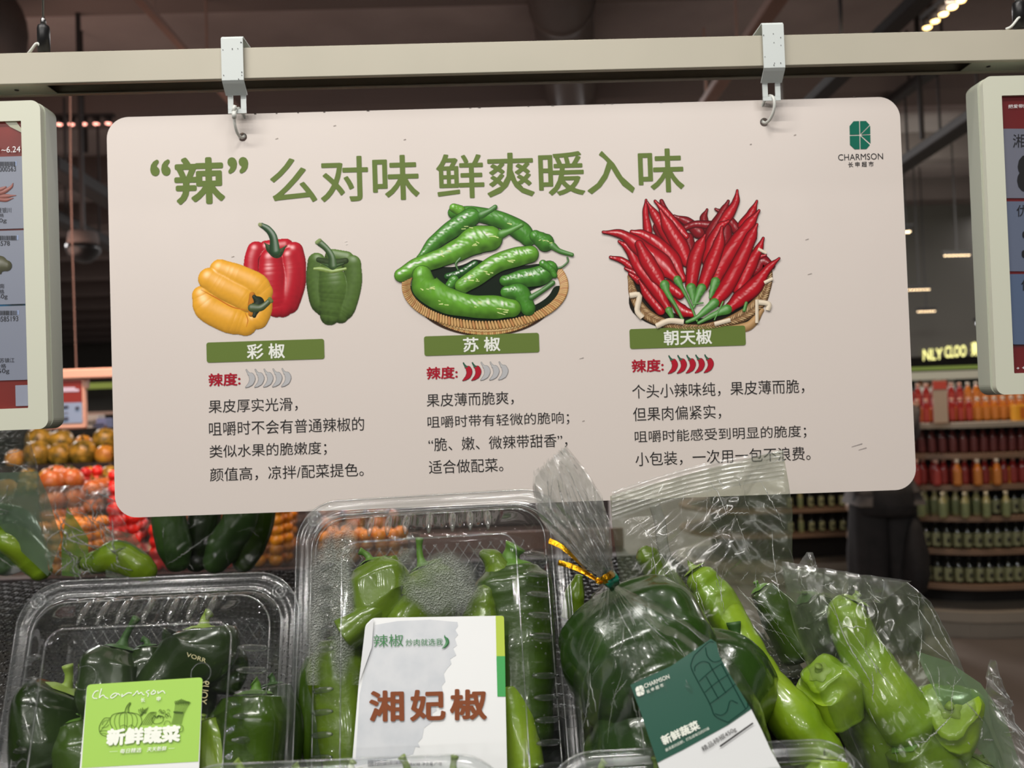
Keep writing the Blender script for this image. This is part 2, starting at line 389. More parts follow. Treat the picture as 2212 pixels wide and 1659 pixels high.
tray((250, -60), (560, 290), 4.2, 7.5, .05, .03, trim_m, 'thin brown pipe slanting down behind the left hook strap', 'ceiling_pipe', 'pipe')
tray((1500, 260), (1760, -120), 6.5, 3.6, .09, .05, trim_m, 'brown pipe slanting up behind the right hook strap', 'ceiling_pipe', 'pipe')
tray((1640, 330), (2100, -110), 6.2, 4.0, .10, .07, track_m, 'dark lamp track rising to the upper right corner behind the warm spotlights')
tray((1930, 370), (2160, 215), 7.6, 6.0, .16, .08, track_m, 'dark cable tray behind the upper right corner of the sign')
tray((1880, 250), (2080, 105), 8.6, 6.2, .10, .08, track_m, 'dark cable tray between the sign corner and the rail on the right')
tray((100, 350), (300, 470), 6.0, 8.0, .16, .1, track_m, 'dark cable tray sloping down between the left screen and the sign, the upper one')
tray((100, 460), (300, 560), 7.0, 9.5, .12, .1, track_m, 'dark cable tray sloping down between the left screen and the sign, the lower one')
for k, (px, py, Y) in enumerate(((186, 330, 8.4), (1992, 300, 7.0))):
    p = P(px, py, Y); t = thing('hanger_rod', ('grey drop rod holding the dark dome camera beside the left screen', 'thin dark drop rod hanging behind the right of the sign')[k], 'rod', p)
    MB().box((p.x, p.y, (p.z + ZC) / 2), (.03, .03, ZC - p.z)).build('rod', track_m, t); MB().box((p.x, p.y, ZC - .02), (.2, .2, .04)).build('plate', duct_m, t)
# dome camera
p = P(180, 540, 6.0); t = thing('dome_camera', 'black dome security camera on a grey mount beside the left screen', 'camera', p)
MB().lathe([(.09, .12), (.1, .06), (.1, .03)], p).build('mount', beam_m, t, True)
MB().lathe([(.11, .03), (.11, 0), (.09, -.05), (.05, -.08), (.01, -.09)], p).build('dome', M['dark'], t, True)
MB().box((p.x, p.y, (p.z + .12 + ZC) / 2), (.025, .025, ZC - p.z - .12)).build('drop_pole', track_m, t)
# lamps in view
def lamp_row(pts, Y0, Y1, r_, col, st, label, body=True):
    ps = [P(x, y, Y0 + (Y1 - Y0) * i / max(1, len(pts) - 1)) for i, (x, y) in enumerate(pts)]
    t = thing('track_light', label, 'lamp', sum(ps, Vector()) / len(ps))
    em = mat('lamp_glow', col, .5, emit=st)
    a, b = ps[0], ps[-1]; d = (b - a).normalized() if len(ps) > 1 else Vector((1, 0, 0))
    c, L_, ax = aligned(a - d * r_ * 2 + Vector((0, 0, r_ * 2.6)), b + d * r_ * 2 + Vector((0, 0, r_ * 2.6)))
    MB().box(c, (L_, r_ * 2, r_), ax).build('track', track_m, t)
    MB().box((c.x, c.y, (c.z + ZC) / 2), (.012, .012, ZC - c.z)).build('drop_rod', track_m, t)
    for i, q in enumerate(ps):
        h = MB().lathe([(r_ * 1.15, 0), (r_ * 1.2, r_ * 2)], q, 16).build('spot_housing', track_m, t, True)
        MB().lathe([(r_ * .3, -r_ * .55), (r_ * .8, -r_ * .35), (r_, 0), (r_ * .9, r_ * .2)], q, 16).build('bulb', em, h, True)
lamp_row([(128, 268), (154, 268), (181, 267), (208, 267), (234, 266)], 7, 7, .024, (255, 168, 150), 3.2, 'row of five pinkish spotlights left of the sign')
lamp_row([(2003, 59), (2020, 45), (2038, 30), (2057, 15), (2076, 0)], 5.2, 4.6, .026, (255, 214, 140), 4.5, 'row of warm yellow spotlights in the upper right corner')
lamp_row([(1953, 501), (1962, 500)], 11, 11, .030, (255, 225, 180), 5, 'pair of warm lamps touching the right edge of the sign')
for n_, (x0, x1, y, Y, lb) in enumerate(((2042, 2092, 552, 10, 'topmost row of tiny white spotlights right of the sign'), (1964, 2006, 626, 11, 'middle row of tiny warm spotlights beside the right edge of the sign'), (1984, 2018, 673, 12, 'lowest row of tiny warm spotlights beside the right edge of the sign'))):
    lamp_row([(x0 + (x1 - x0) * i / 6, y - i * .2) for i in range(7)], Y, Y, .016, (255, 222, 176), 5, lb)
p = P(2122, 698, 12); t = thing('tube_lamp', 'short white tube lamp touching the left edge of the right screen', 'lamp', p)
MB().box(p, (.16, .05, .04), None, .01).build('tube', mat('tube_glow', (235, 235, 240), .5, emit=3), t); MB().box(p + Vector((0, 0, .05)), (.2, .08, .05)).build('fixture', track_m, t); MB().box((p.x, p.y, (p.z + .07 + ZC - .2) / 2), (.015, .015, ZC - p.z - .27)).build('drop_rod', track_m, t)

# ---------------------------------------------------------------- far back shop front on the right with its lit letters
YB = 13.0
p0 = P(1890, 800, YB); p1 = P(2330, 790, YB)
front = thing('shop_front', 'dark green shop front with a grey fascia and glowing letters behind the bottle kiosk', 'shop front', (p0.x, YB, 0))
xa, xb = p0.x, p1.x + 2
za = P(2060, 797, YB).z
MB().box(((xa + xb) / 2, YB + .2, (za + ZC) / 2), (xb - xa, .4, ZC - za - .4)).build('fascia', mat('fascia_grey', (84, 80, 74), .8), front)
MB().box(((xa + xb) / 2, YB - .01, za + .02), (xb - xa, .06, .05)).build('green_strip', mat('fascia_green', (128, 148, 62), .6), front)
MB().box(((xa + xb) / 2, YB - .03, za - .09), (xb - xa, .10, .12)).build('cornice', mat('cornice_cream', (176, 170, 150), .6), front)
MB().box(((xa + xb) / 2, YB + .25, za / 2 - .08), (xb - xa, .3, za - .16)).build('back_panel', mat('dark_green_panel', (22, 36, 28), .5), front)
plF = Plane((0, YB - .03, 0), (0, -1, 0))
glow = mat('letter_glow', (255, 250, 160), .5, emit=1.1)
lettering('NLY', plF, (1994, 779), (2036, 776), (1994, 755), glow, front, .0, 'lit_letters', .012)
lettering('CLOO', plF, (2041, 773), (2087, 770), (2041, 748), glow, front, .0, 'lit_letters', .012)
lettering('熟品', plF, (2098, 769), (2152, 766), (2098, 739), glow, front, .0, 'lit_letters', .02)
pic = Art(lambda x, y: (x, y), Plane((0, YB + .08, 0), (0, -1, 0)), .0, 1e-3)
pic.stroke([(1978, 831), (2062, 828)], 22, (188, 184, 172), flat=True, cap=(0, 0))
rnd = random.Random(4)
for k in range(26):
    x = rnd.uniform(1984, 2056); y = rnd.uniform(814, 846); pic.stroke([(x, y), (x + 4, y + 1)], rnd.uniform(2, 5), rnd.choice(((150, 92, 60), (205, 190, 170), (120, 70, 50), (170, 120, 80))), n=3, m=5, spec=0)
pic.build('food_poster', M['art'], front)
# dark shelves of goods before the shop front
sh = thing('wall_shelf', 'dim shelf of small dark goods between the sign and the bottle kiosk', 'shelf', P(2000, 1000, 8.0))
x0 = P(1935, 900, 8.0).x; x1 = P(2060, 900, 8.0).x
for k, py in enumerate((885, 925, 968)):
    z = P(1990, py, 8.0).z; MB().box(((x0 + x1) / 2, 8.05, z), (x1 - x0, .35, .03), None, .005).build('shelf_board', mat('pale_shelf', (150, 150, 146), .5), sh)
MB().box(((x0 + x1) / 2, 8.25, .72), (x1 - x0, .05, 1.44)).build('back_board', track_m, sh)
gm = [mat('goods_colour', c_, .5) for c_ in ((70, 50, 90), (44, 60, 66), (60, 44, 40), (190, 120, 60))]
for k, py in enumerate((885, 925, 968)):
    z = P(1990, py, 8.0).z
    for i in range(9):
        q = Vector((x0 + .03 + i * (x1 - x0) / 9, 8.0, z + .015)); h = .11
        t = thing('jar', '%s small jar, %s from left on the %s board of the dim shelf' % (('purple', 'teal', 'brown')[k], ORD[i], ('top', 'middle', 'lower')[k]), 'jar', q, 'jars on the dim shelf, board %d' % (k + 1))
        MB().lathe([(.022, 0), (.024, .01), (.024, h * .75), (.016, h * .85)], q, 12).build('body', gm[k], t, True)
        MB().lathe([(.018, h * .85), (.018, h)], q, 12).build('lid', M['dark'], t, True)

# ---------------------------------------------------------------- bottle kiosks
wood = mat('kiosk_shelf_edge', (128, 102, 82), .5); kbody = mat('kiosk_dark', (30, 26, 24), .6); kbase = mat('kiosk_base', (152, 144, 132), .5)
def capsule(x0, x1, yc, r_, n=20):      # plan outline, rounded at both ends
    o = [(x1 + r_ * math.cos(R(-90 + 180 * i / n)), yc + r_ * math.sin(R(-90 + 180 * i / n))) for i in range(n + 1)]
    return o + [(x0 + r_ * math.cos(R(90 + 180 * i / n)), yc + r_ * math.sin(R(90 + 180 * i / n))) for i in range(n + 1)]
def slab(name, out, z0, z1, m, parent):
    n = len(out); V = [(x, y, z0) for x, y in out] + [(x, y, z1) for x, y in out]
    return obj(name, V, [tuple(range(n))[::-1], tuple(range(n, 2 * n))] + [(i, (i + 1) % n, n + (i + 1) % n, n + i) for i in range(n)], m, parent, False)
def kiosk(x0, x1, yc, r_, zs, label):
    t = thing('bottle_kiosk', label, 'kiosk', ((x0 + x1) / 2, yc, 0))
    slab('core', capsule(x0 + .02, x1 - .02, yc, r_ * .62), .1, zs[-1], kbody, t)
    slab('plinth', capsule(x0, x1, yc, r_ * 1.06), 0, .10, kbase, t)
    slab('plinth_top', capsule(x0, x1, yc, r_ * 1.12), .10, .16, kbase, t)
    for i, z in enumerate(zs):
        slab('shelf_board', capsule(x0, x1, yc, r_ * (1.06 if i < len(zs) - 1 else 1.0)), z - .03, z, wood if i < len(zs) - 1 else kbase, t)
    return t
def bottle_proto(name, col, cap, lab, h=.162, r_=.0245, dark=False):
    t = thing(name, '', 'bottle', (0, -50, 0)); q = Vector((0, -50, 0))
    MB().lathe([(r_ * .9, 0), (r_, .006), (r_, h * .62), (r_ * .55, h * .78), (r_ * .42, h * .86)], q, 14).build('body', mat('bottle_' + name, col, .15, coat=.4, emit=0), t, True)
    MB().lathe([(r_ * .5, h * .86), (r_ * .5, h * .995), (r_ * .4, h)], q, 12).build('cap', mat('cap_' + name, cap, .4), t, True)
    V, F = tube([q + Vector((0, 0, h * .08)), q + Vector((0, 0, h * .58))], r_ * 1.02, 14, False)
    lb_ = obj('paper_label', V, F, mat('label_' + name, lab, .5), t)
    if dark: MB().lathe([(.0, -.022), (.008, -.015), (.012, 0), (.009, .014), (.0, .02)], q + Vector((0, -r_ * .9, h * .3)), 8, 1, .45).build('printed_drop', M['dark'], lb_, True)
    return t
BP = dict(green=bottle_proto('green_bottle', (16, 20, 12), (24, 24, 22), (168, 170, 126), dark=True), orange=bottle_proto('orange_bottle', (196, 116, 44), (214, 204, 190), (204, 128, 58)),
          red=bottle_proto('red_bottle', (150, 44, 40), (216, 170, 152), (176, 66, 58)), dim=bottle_proto('wine_bottle', (70, 26, 24), (60, 50, 48), (92, 40, 38)),
          pale=bottle_proto('pale_bottle', (166, 160, 110), (224, 214, 186), (126, 138, 96)))
used = set()
def put(kind, loc, label, group, s=1.):
    if kind in used: o = copy_tree(BP[kind], loc, label=label, scale=s)
    else: used.add(kind); o = BP[kind]; o.location = loc; o['label'] = label; o.scale = (s,) * 3
    o['group'] = group; return o
K1 = dict(Y=5.8)
zf = lambda py, Y=5.3: P(2150, py, Y).z
zs = [zf(1262), zf(1186), zf(1114), zf(1046), zf(978), zf(912)]
kx0 = P(2060, 1100, 5.8).x
kiosk(kx0, kx0 + 2.2, 5.9, .6, zs, 'rounded wooden kiosk stacked with bottles at the right edge, behind the right screen')
names = {'green': 'dark green bottle with a pale label and a black cap', 'orange': 'orange juice bottle with a white cap', 'red': 'red juice bottle with a pink cap', 'dim': 'dark wine red bottle', 'pale': 'pale yellow green bottle with a cream cap'}
shorts = {'green': 'green bottle', 'orange': 'orange juice bottle', 'red': 'red juice bottle', 'dim': 'wine red bottle', 'pale': 'pale green bottle'}
shelfn = ['lowest', 'second lowest', 'third', 'fourth', 'fifth', 'top']
for i, z in enumerate(zs[:5]):
    for j in range(19):
        a = j * .058 - .50; rr_ = .56
        if a < 0: th = a / rr_; x = kx0 + rr_ * math.sin(th); y = 5.9 - rr_ * math.cos(th)
        else: x = kx0 + a; y = 5.9 - rr_
        kd = 'green' if i < 3 else ('orange' if (x > kx0 + .26) else ('red' if i == 3 else 'dim'))
        if i == 2 and a < -.02: kd = 'pale'
        side = 'curved left end' if a < 0 else 'straight front'
        put(kd, (x, y, z), '%s, %s from left on the %s shelf of the near kiosk' % (shorts[kd], ORD[j], shelfn[i]), '%s bottles on the %s shelf of the near kiosk' % (kd, shelfn[i]), 1.0)
# bunched bottles in front rows
for j in range(9):
    th = R(-78 + j * 10.5); put('pale', (kx0 - .04 + .66 * math.sin(th), 5.9 - .66 * math.cos(th) - .0, zs[2]), 'pale bottle, %s from left in the front row at the rounded kiosk end' % ORD[j], 'pale bottles in the front row of the rounded end', .95)
for j in range(8):
    th = R(-70 + j * 9.8); kd = 'red' if j < 5 else 'orange'
    put(kd, (kx0 + .655 * math.sin(th), 5.9 - .655 * math.cos(th), zs[3]), '%s bottle, %s from left in the foremost row of the fourth kiosk shelf' % (kd, ORD[j]), kd + ' bottles at the very front of the fourth shelf', .98)
pack = mat('yellow_carton', (226, 160, 40), .5); packr = mat('red_carton', (206, 84, 70), .5)
for j in range(15):
    kd = 'red' if j < 7 else 'orange'; x = kx0 - .30 + j * .056
    for r2 in range(2):
        put(kd, (x + .03 * r2, 5.62 + .16 * r2, zs[5] + .1 * r2), '%s bottle, %s from left in the %s row on the kiosk top' % (kd, ORD[j], 'front' if r2 == 0 else 'raised back'), '%s bottles on the kiosk top, %s' % (kd, 'front' if r2 == 0 else 'back'), .95)
tb = thing('riser', 'pink riser board under the back row of bottles on the kiosk top', 'riser', (kx0 + .2, 5.8, zs[5])); MB().box((kx0 + .15, 5.8, zs[5] + .05), (.95, .14, .1), None, .004).build('step', packr, tb); MB().box((kx0 + .15, 5.725, zs[5] + .05), (.95, .012, .09)).build('front_strip', pack, tb)
for j, (x, m_) in enumerate(((.04, pack), (.30, pack))):
    q = Vector((kx0 + x, 5.36 + .0 * j, zs[5 - 2] if j == 0 else zs[5])); t = thing('juice_carton', ('yellow four-bottle carton on the fourth kiosk shelf', 'yellow four-bottle carton on the kiosk top')[j], 'carton', q)
    q = q + Vector((0, .0 if j == 0 else .05, 0))
    MB().box(q + Vector((0, 0, .05)), (.2, .06, .1), None, .003).build('carton_box', m_, t)
    for k in range(3): MB().box(q + Vector((-.06 + k * .06, -.031, .05)), (.03, .004, .07)).build('window', mat('carton_window', (190, 104, 30), .3), t)
t = thing('price_card', 'cream and red upright price card standing on the kiosk top', 'card', P(2031, 915, 5.25))
q = P(2031, 868, 5.25); MB().box(q, (.085, .006, .26)).build('card_sheet', mat('cream_card', (190, 170, 150), .5), t); MB().box(q + Vector((0, -.004, .1)), (.085, .003, .05)).build('red_header', packr, t); MB().box(q + Vector((0, .01, -.13)), (.1, .05, .01)).build('foot', wood, t)
# second, farther kiosk behind the sign
kz = lambda py: P(1790, py, 7.0).z
zs2 = [kz(1152), kz(1098), kz(1045)]; kx2 = P(1690, 1100, 7.6).x
t = kiosk(kx2 - .3, kx2 + .5, 7.6, .55, zs2, 'lower rounded kiosk with bottles far behind the bags, under the sign')
for i, z in enumerate(zs2[:2]):
    for j in range(8):
        put('pale' if j == 1 else 'green', (kx2 - .1 + j * .085, 7.6 - .5, z), 'small far bottle, %s from left on the %s shelf of the far kiosk' % (ORD[j], ('lower', 'upper')[i]), 'far bottles, %s shelf' % ('lower', 'upper')[i], .9)

# ---------------------------------------------------------------- person at the kiosk
def skin_chain(name, joints, edges, m, parent, lv=1):
    me = bpy.data.meshes.new(name); me.from_pydata([Vector(j[0]) for j in joints], edges, []); o = bpy.data.objects.new(name, me); COL.objects.link(o)
    s_ = o.modifiers.new('Skin', 'SKIN'); s_.use_smooth_shade = True; sb = o.modifiers.new('Sub', 'SUBSURF'); sb.levels = lv; sb.render_levels = lv
    for v, j in zip(me.skin_vertices[0].data, joints): v.radius = j[1] if isinstance(j[1], tuple) else (j[1], j[1])
    me.skin_vertices[0].data[0].use_root = True
    dg = bpy.context.evaluated_depsgraph_get(); dg.update(); m2 = bpy.data.meshes.new_from_object(o.evaluated_get(dg))
    V = [v.co.copy() for v in m2.vertices]; F = [tuple(p_.vertices) for p_ in m2.polygons]; bpy.data.objects.remove(o)
    return obj(name, V, F, m, parent)
base = P(1903, 1000, 5.1); bx, by = base.x, 5.1
pr = thing('person', 'person in a grey top and loose dark trousers standing behind the bags, seen from behind', 'person', (bx, by, 0))
skin = mat('skin', (176, 128, 104), .55); shirt = mat('grey_knit', (92, 86, 84), .85, vary=(78, 72, 70), scale=30); trou = mat('dark_trousers', (34, 31, 32), .8, vary=(22, 20, 21), scale=12, bump=.5, bscale=25)
v = lambda x, y, z: Vector((bx + x, by + y, z))
skin_chain('body', [(v(0, 0, .95), .14), (v(0, 0, 1.15), .13), (v(0, 0, 1.38), (.17, .11)), (v(0, 0, 1.47), .055), (v(0, -.005, 1.52), .05), (v(0, -.01, 1.60), (.075, .09)), (v(0, -.01, 1.67), (.07, .085)),
    (v(-.18, 0, 1.40), .055), (v(-.23, .02, 1.15), .042), (v(-.17, .16, 1.02), .033), (v(-.08, .22, 1.02), .03), (v(.18, 0, 1.40), .055), (v(.19, .06, 1.17), .042), (v(.14, .18, 1.04), .033), (v(.06, .23, 1.03), .03),
    (v(-.1, 0, .86), .09), (v(-.11, .01, .48), .06), (v(-.11, 0, .1), .04), (v(-.11, .1, .04), .04), (v(.1, 0, .86), .09), (v(.11, .01, .48), .06), (v(.11, 0, .1), .04), (v(.11, .1, .04), .04)],
    [(0, 1), (1, 2), (2, 3), (3, 4), (4, 5), (5, 6), (2, 7), (7, 8), (8, 9), (9, 10), (2, 11), (11, 12), (12, 13), (13, 14), (0, 15), (15, 16), (16, 17), (17, 18), (0, 19), (19, 20), (20, 21), (21, 22)], skin, pr)
for k, sx in enumerate((-1, 1)):    # five fingers on each hand
    hb = v(-.08, .22, 1.02) if sx < 0 else v(.05, .23, 1.03)
    for f in range(5):
        d = Vector(((f - 2) * .014, .02 if f else .03, -.05 if f else -.02)); V, F = tube([hb + Vector(((f - 2) * .012, 0, 0)), hb + d, hb + d * 1.6 + Vector((0, .01, 0))], [.010, .009, .006], 8)
        obj('finger', V, F, skin, pr)
skin_chain('grey_top', [(v(0, 0, 1.02), (.19, .14)), (v(0, 0, 1.2), (.175, .13)), (v(0, 0, 1.36), (.2, .125)), (v(0, 0, 1.45), (.08, .08)), (v(-.18, 0, 1.38), .07), (v(-.2, .04, 1.2), .06), (v(.18, 0, 1.38), .07), (v(.195, .04, 1.2), .06), (v(0, 0, .93), (.175, .14))],
           [(0, 1), (1, 2), (2, 3), (2, 4), (4, 5), (2, 6), (6, 7), (0, 8)], shirt, pr)
V, F = [], []
def leg_disp(seed):
    return lambda t_, a, p_: 1 + .10 * math.sin(5 * a + seed + 2 * t_) * (.4 + t_) + .06 * noise.noise(p_ * 9 + Vector((seed, 0, 0)))
V, F = tube([v(0, 0, z) for z in (.98, .92, .86, .80)], [.165, .178, .185, .18], 24, True); obj('trousers_seat', V, F, trou, pr)
for sx in (-1, 1):
    q, rr_ = spline([v(.075 * sx, 0, .9), v(.09 * sx, 0, .6), v(.1 * sx, .01, .3), v(.1 * sx, .01, .06)], [.11, .115, .105, .10], 18); V, F = tube(q, rr_, 26, True, leg_disp(sx * 3)); obj('trouser_leg', V, F, trou, pr)
    MB().box(v(.11 * sx, .05, .035), (.09, .25, .07), None, .02).build('shoe', M['dark'], pr)
MB().lathe([(.02, .135), (.07, .12), (.093, .06), (.095, 0), (.085, -.06), (.06, -.09)], v(0, .0, 1.62), 20, 1, 1.1).build('hair', M['dark'], pr, True)
MB().lathe([(.002, -.02), (.014, -.012), (.008, .012), (.002, .022)], v(0, .085, 1.60), 10, .8, 1).build('nose', skin, pr, True); MB().box(v(0, .078, 1.572), (.045, .012, .010), None, .003).build('mouth', mat('lips', (150, 86, 80), .5), pr)
for sx in (-1, 1): MB().lathe([(.001, -.010), (.011, -.004), (.011, .004), (.001, .010)], v(.03 * sx, .072, 1.625), 10).build('eye', M['dark'], pr, True)
for sx in (-1, 1): MB().lathe([(.002, -.03), (.013, -.012), (.014, .012), (.002, .028)], v(.08 * sx, .02, 1.61), 10, .6, 1).build('ear', skin, pr, True)
bgp = v(.125, -.10, .0); t = thing('shoulder_bag', 'black soft bag hanging at the right side of the person', 'bag', bgp + Vector((0, 0, .38)))
V, F = tube([bgp + Vector((0, 0, z)) for z in (.34, .37, .45, .58, .70, .78)], [.02, .06, .085, .075, .05, .03], 22, True, lambda t_, a, p_: 1 + .1 * math.sin(3 * a + 5 * t_)); obj('bag_body', V, F, trou, t)
MB().tube([bgp + Vector((0, 0, .76)), bgp + Vector((.02, .04, .84))], .008).build('strap', trou, t)
# ---------------------------------------------------------------- fruit island at the back left
salmon = mat('salmon_paint', (214, 176, 156), .5)
isl_m = mat('fruit_stand_dark', (38, 32, 32), .6); crate_m = mat('pale_crate', (96, 74, 64), .6)
st = thing('fruit_stand', 'stepped dark fruit stand behind the mat, seen under and left of the sign', 'fruit stand', (-.9, 3.0, 0))
tiers = []
for k, (py, Y, dep) in enumerate(((1228, 2.35, .34), (1172, 2.65, .34), (1112, 2.95, .34), (1062, 3.25, .34), (998, 3.60, .40))):
    z = P(400, py, Y).z; tiers.append((Y, z)); x0, x1 = -2.6, .35
    MB().box(((x0 + x1) / 2, Y, z - .03), (x1 - x0, dep, .05), None, .006).build('tier_board', isl_m, st)
    MB().box(((x0 + x1) / 2, Y - dep / 2, z - .015), (x1 - x0, .015, .07)).build('front_lip', crate_m if k % 2 else isl_m, st)
    MB().box(((x0 + x1) / 2, Y, (z - .06) / 2), (x1 - x0 - .1, dep - .04, z - .06)).build('plinth', isl_m, st)
frm = {}
def fruit_proto(name, r_, prof, col, vary, stem=None, spec=.5):
    t = thing(name, '', 'fruit', (0, -60, 0)); q = Vector((0, -60, 0))
    MB().lathe([(a * r_, b * r_) for a, b in prof], q, 14).build('flesh', mat(name + '_skin', col, .32, vary=vary, scale=30, spec=spec), t, True)
    if stem: MB().tube([q + Vector((0, 0, prof[-1][1] * r_ * .95)), q + Vector((r_ * .1, 0, prof[-1][1] * r_ * 1.12))], r_ * .09, 6).build('stem', mat(name + '_stem', stem, .7), t)
    return t
ball = [(.05, 0), (.45, .1), (.8, .38), (.98, .8), (.98, 1.15), (.82, 1.6), (.5, 1.9), (.1, 1.98)]
FR = dict(melon=fruit_proto('striped_melon', .062, ball, (84, 80, 30), (196, 160, 62), (90, 70, 40)), mango=fruit_proto('mango', .046, ball, (214, 160, 52), (176, 120, 60), (80, 60, 40)),
          orange=fruit_proto('orange', .036, ball, (152, 78, 32), (170, 108, 52), (70, 80, 30)), cherry=fruit_proto('red_tomato', .020, ball, (200, 24, 22), (226, 50, 40), (50, 80, 30)),
          kumquat=fruit_proto('kumquat', .018, ball, (214, 140, 30), (170, 96, 20), (60, 70, 30)))
fu = set()
def fput(kd, loc, label, group, rnd, s=1.):
    rz = rnd.uniform(0, 6)
    if kd in fu: o = copy_tree(FR[kd], loc, rz, label=label, scale=s)
    else: fu.add(kd); o = FR[kd]; o.location = loc; o['label'] = label; o.rotation_euler[2] = rz; o.scale = (s,) * 3
    o['group'] = group
rnd = random.Random(7)
def zoneX(px, Y): return P(px, 1000, Y).x
Y, z = tiers[4]
for j in range(8):
    for r2 in range(2):
        x = zoneX(60, Y) + j * .088 + r2 * .04
        kd = 'melon' if (j + 2 * r2) % 4 else 'mango'
        fput(kd, (x, Y - .09 + r2 * .11, z + r2 * .05), '%s, %s from left in the top tier %s row beside the left screen' % ({'melon': 'striped melon', 'mango': 'yellow mango'}[kd], ORD[j], ('front', 'back')[r2]), '%ss on the top tier, %s row' % (kd, ('front', 'back')[r2]), rnd, rnd.uniform(.78, .98))
Y, z = tiers[3]
for j in range(9):
    for r2 in range(2):
        x = zoneX(40, Y) + j * .074 + r2 * .03; kd = ('mango', 'melon', 'mango', 'melon')[(j + r2) % 4] if j < 7 else 'orange'
        fput(kd, (x, Y - .08 + r2 * .09, z + r2 * .03), '%s, %s from left in the fourth tier %s row' % ({'melon': 'dark striped melon', 'mango': 'yellow mango', 'orange': 'orange'}[kd], ORD[j], ('front', 'back')[r2]), '%ss on the fourth tier, %s row' % (kd, ('front', 'back')[r2]), rnd, .6 if kd == 'melon' else .8)
def punnet(px0, px1, ti, kd, what, n):
    Y, z = tiers[ti]; xa, xb = zoneX(px0, Y), zoneX(px1, Y); cx = (xa + xb) / 2; d = .15
    t = thing('punnet', 'clear punnet of %s' % what, 'punnet', (cx, Y - .05, z))
    MB().box((cx, Y - .05, z + .004), (xb - xa, d, .006), None, .002).build('punnet_base', FILM['tray'], t)
    for sx in (-1, 1): MB().box((cx + sx * (xb - xa) / 2, Y - .05, z + .035), (.002, d, .06)).build('punnet_side', FILM['tray'], t)
    for sy in (-1, 1): MB().box((cx, Y - .05 + sy * d / 2, z + .035), (xb - xa, .002, .06)).build('punnet_side', FILM['tray'], t)
    MB().box((cx, Y - .05, z + .067), (xb - xa + .01, d + .01, .004), None, .0015).build('punnet_rim', FILM['tray'], t)
    for i in range(n):
        f = FR[kd]; r_ = {'cherry': .02, 'kumquat': .018, 'orange': .036}[kd]
        lx = xb - xa - 2 * r_
        per = max(1, int(lx / (r_ * 1.7))); row = (i // per) % 3; lay = i // (per * 3)
        fput(kd, (xa + r_ + (i % per + .3 * (row % 2)) * lx / per + rnd.uniform(-.002, .002), Y - .05 - d * .34 + row * d * .32, z + .012 + lay * r_ * 1.4), '%s in the punnet %s' % ({'cherry': 'small shiny red tomato', 'kumquat': 'small orange kumquat', 'orange': 'orange'}[kd], what.split('oes ' if kd == 'cherry' else 's ', 1)[1]), '%s in the punnet %s' % ({'cherry': 'tomatoes', 'kumquat': 'kumquats', 'orange': 'oranges'}[kd], what.split('oes ' if kd == 'cherry' else 's ', 1)[1]), rnd)
FILM = dict(
    lid=mat_film('clear_lid_plastic', .045, .9, .012, .05, (.97, .98, .97), (.8, .84, .84)),
    flange=mat_film('clear_rim_plastic', .08, .9, .04, .14, (.95, .96, .96), (.72, .76, .76)),
    tray=mat_film('clear_tray_plastic', .03, .8, .04, .12, (.86, .88, .88), (.6, .62, .62)),
    traydia=mat_film('diamond_tray_plastic', .05, .8, .08, .12, (.80, .82, .84), (.5, .52, .54), .8, 95., diamond=True),
    bag=mat_film('bag_film', .05, .9, .014, .19, (.97, .98, .97), (.78, .84, .76)),
    bagmilk=mat_film('bag_film_milky', .05, .9, .045, .2, (.93, .96, .92), (.62, .70, .60)),
    cuff=mat_film('bag_film_gathered', .15, .9, .12, .19, (.96, .97, .96), (.92, .95, .92)),
    bagmurk=mat_film('bag_film_murky', .05, .9, .22, .2, (.80, .84, .76), (.30, .35, .22)),
    crease_glint=mat_film('film_crease', .14, .9, .30, .18, (1, 1, 1), (.95, .97, .95)),  # white haze in the fold colour imitates bright glints
    bead=mat_film('plastic_bead', .14, .95, .04, .13, (.94, .95, .95), (.85, .88, .88)),
    fog=mat_film('condensation', .0, .0, .5, .25, (1, 1, 1), (.82, .86, .80), 1.0, 900., attr=True))
punnet(262, 345, 1, 'cherry', 'red tomatoes under the lower left corner of the sign', 34)
punnet(262, 345, 2, 'cherry', 'red tomatoes just above the lower punnet, under the sign corner', 27)
punnet(205, 262, 2, 'orange', 'oranges behind the small crinkled bag', 6)
punnet(200, 262, 3, 'cherry', 'red tomatoes at the left edge of the sign', 9)
punnet(130, 200, 2, 'orange', 'oranges left of the crinkled bag', 7)
punnet(120, 260, 1, 'orange', 'oranges low behind the crinkled bag', 12)
punnet(562, 665, 1, 'kumquat', 'kumquats under the sign, left of the tall clear box', 40)
punnet(562, 665, 0, 'kumquat', 'kumquats on the lowest tier left of the tall clear box', 36)
punnet(562, 665, 2, 'kumquat', 'kumquats just under the foot of the sign', 34)
punnet(120, 260, 0, 'kumquat', 'kumquats low behind the crinkled bag, on the lowest tier', 60)
punnet(270, 345, 0, 'cherry', 'red tomatoes on the lowest tier beside the kumquats', 16)
punnet(350, 560, 0, 'cherry', 'red tomatoes on the lowest tier behind the dark peppers', 60)
punnet(700, 900, 0, 'kumquat', 'kumquats on the lowest tier behind the tall clear box', 50)
punnet(350, 560, 1, 'orange', 'oranges behind the dark green peppers', 14)
punnet(700, 900, 1, 'orange', 'oranges seen through the tall clear box', 14)
punnet(700, 900, 2, 'orange', 'oranges behind the top of the tall clear box', 14)
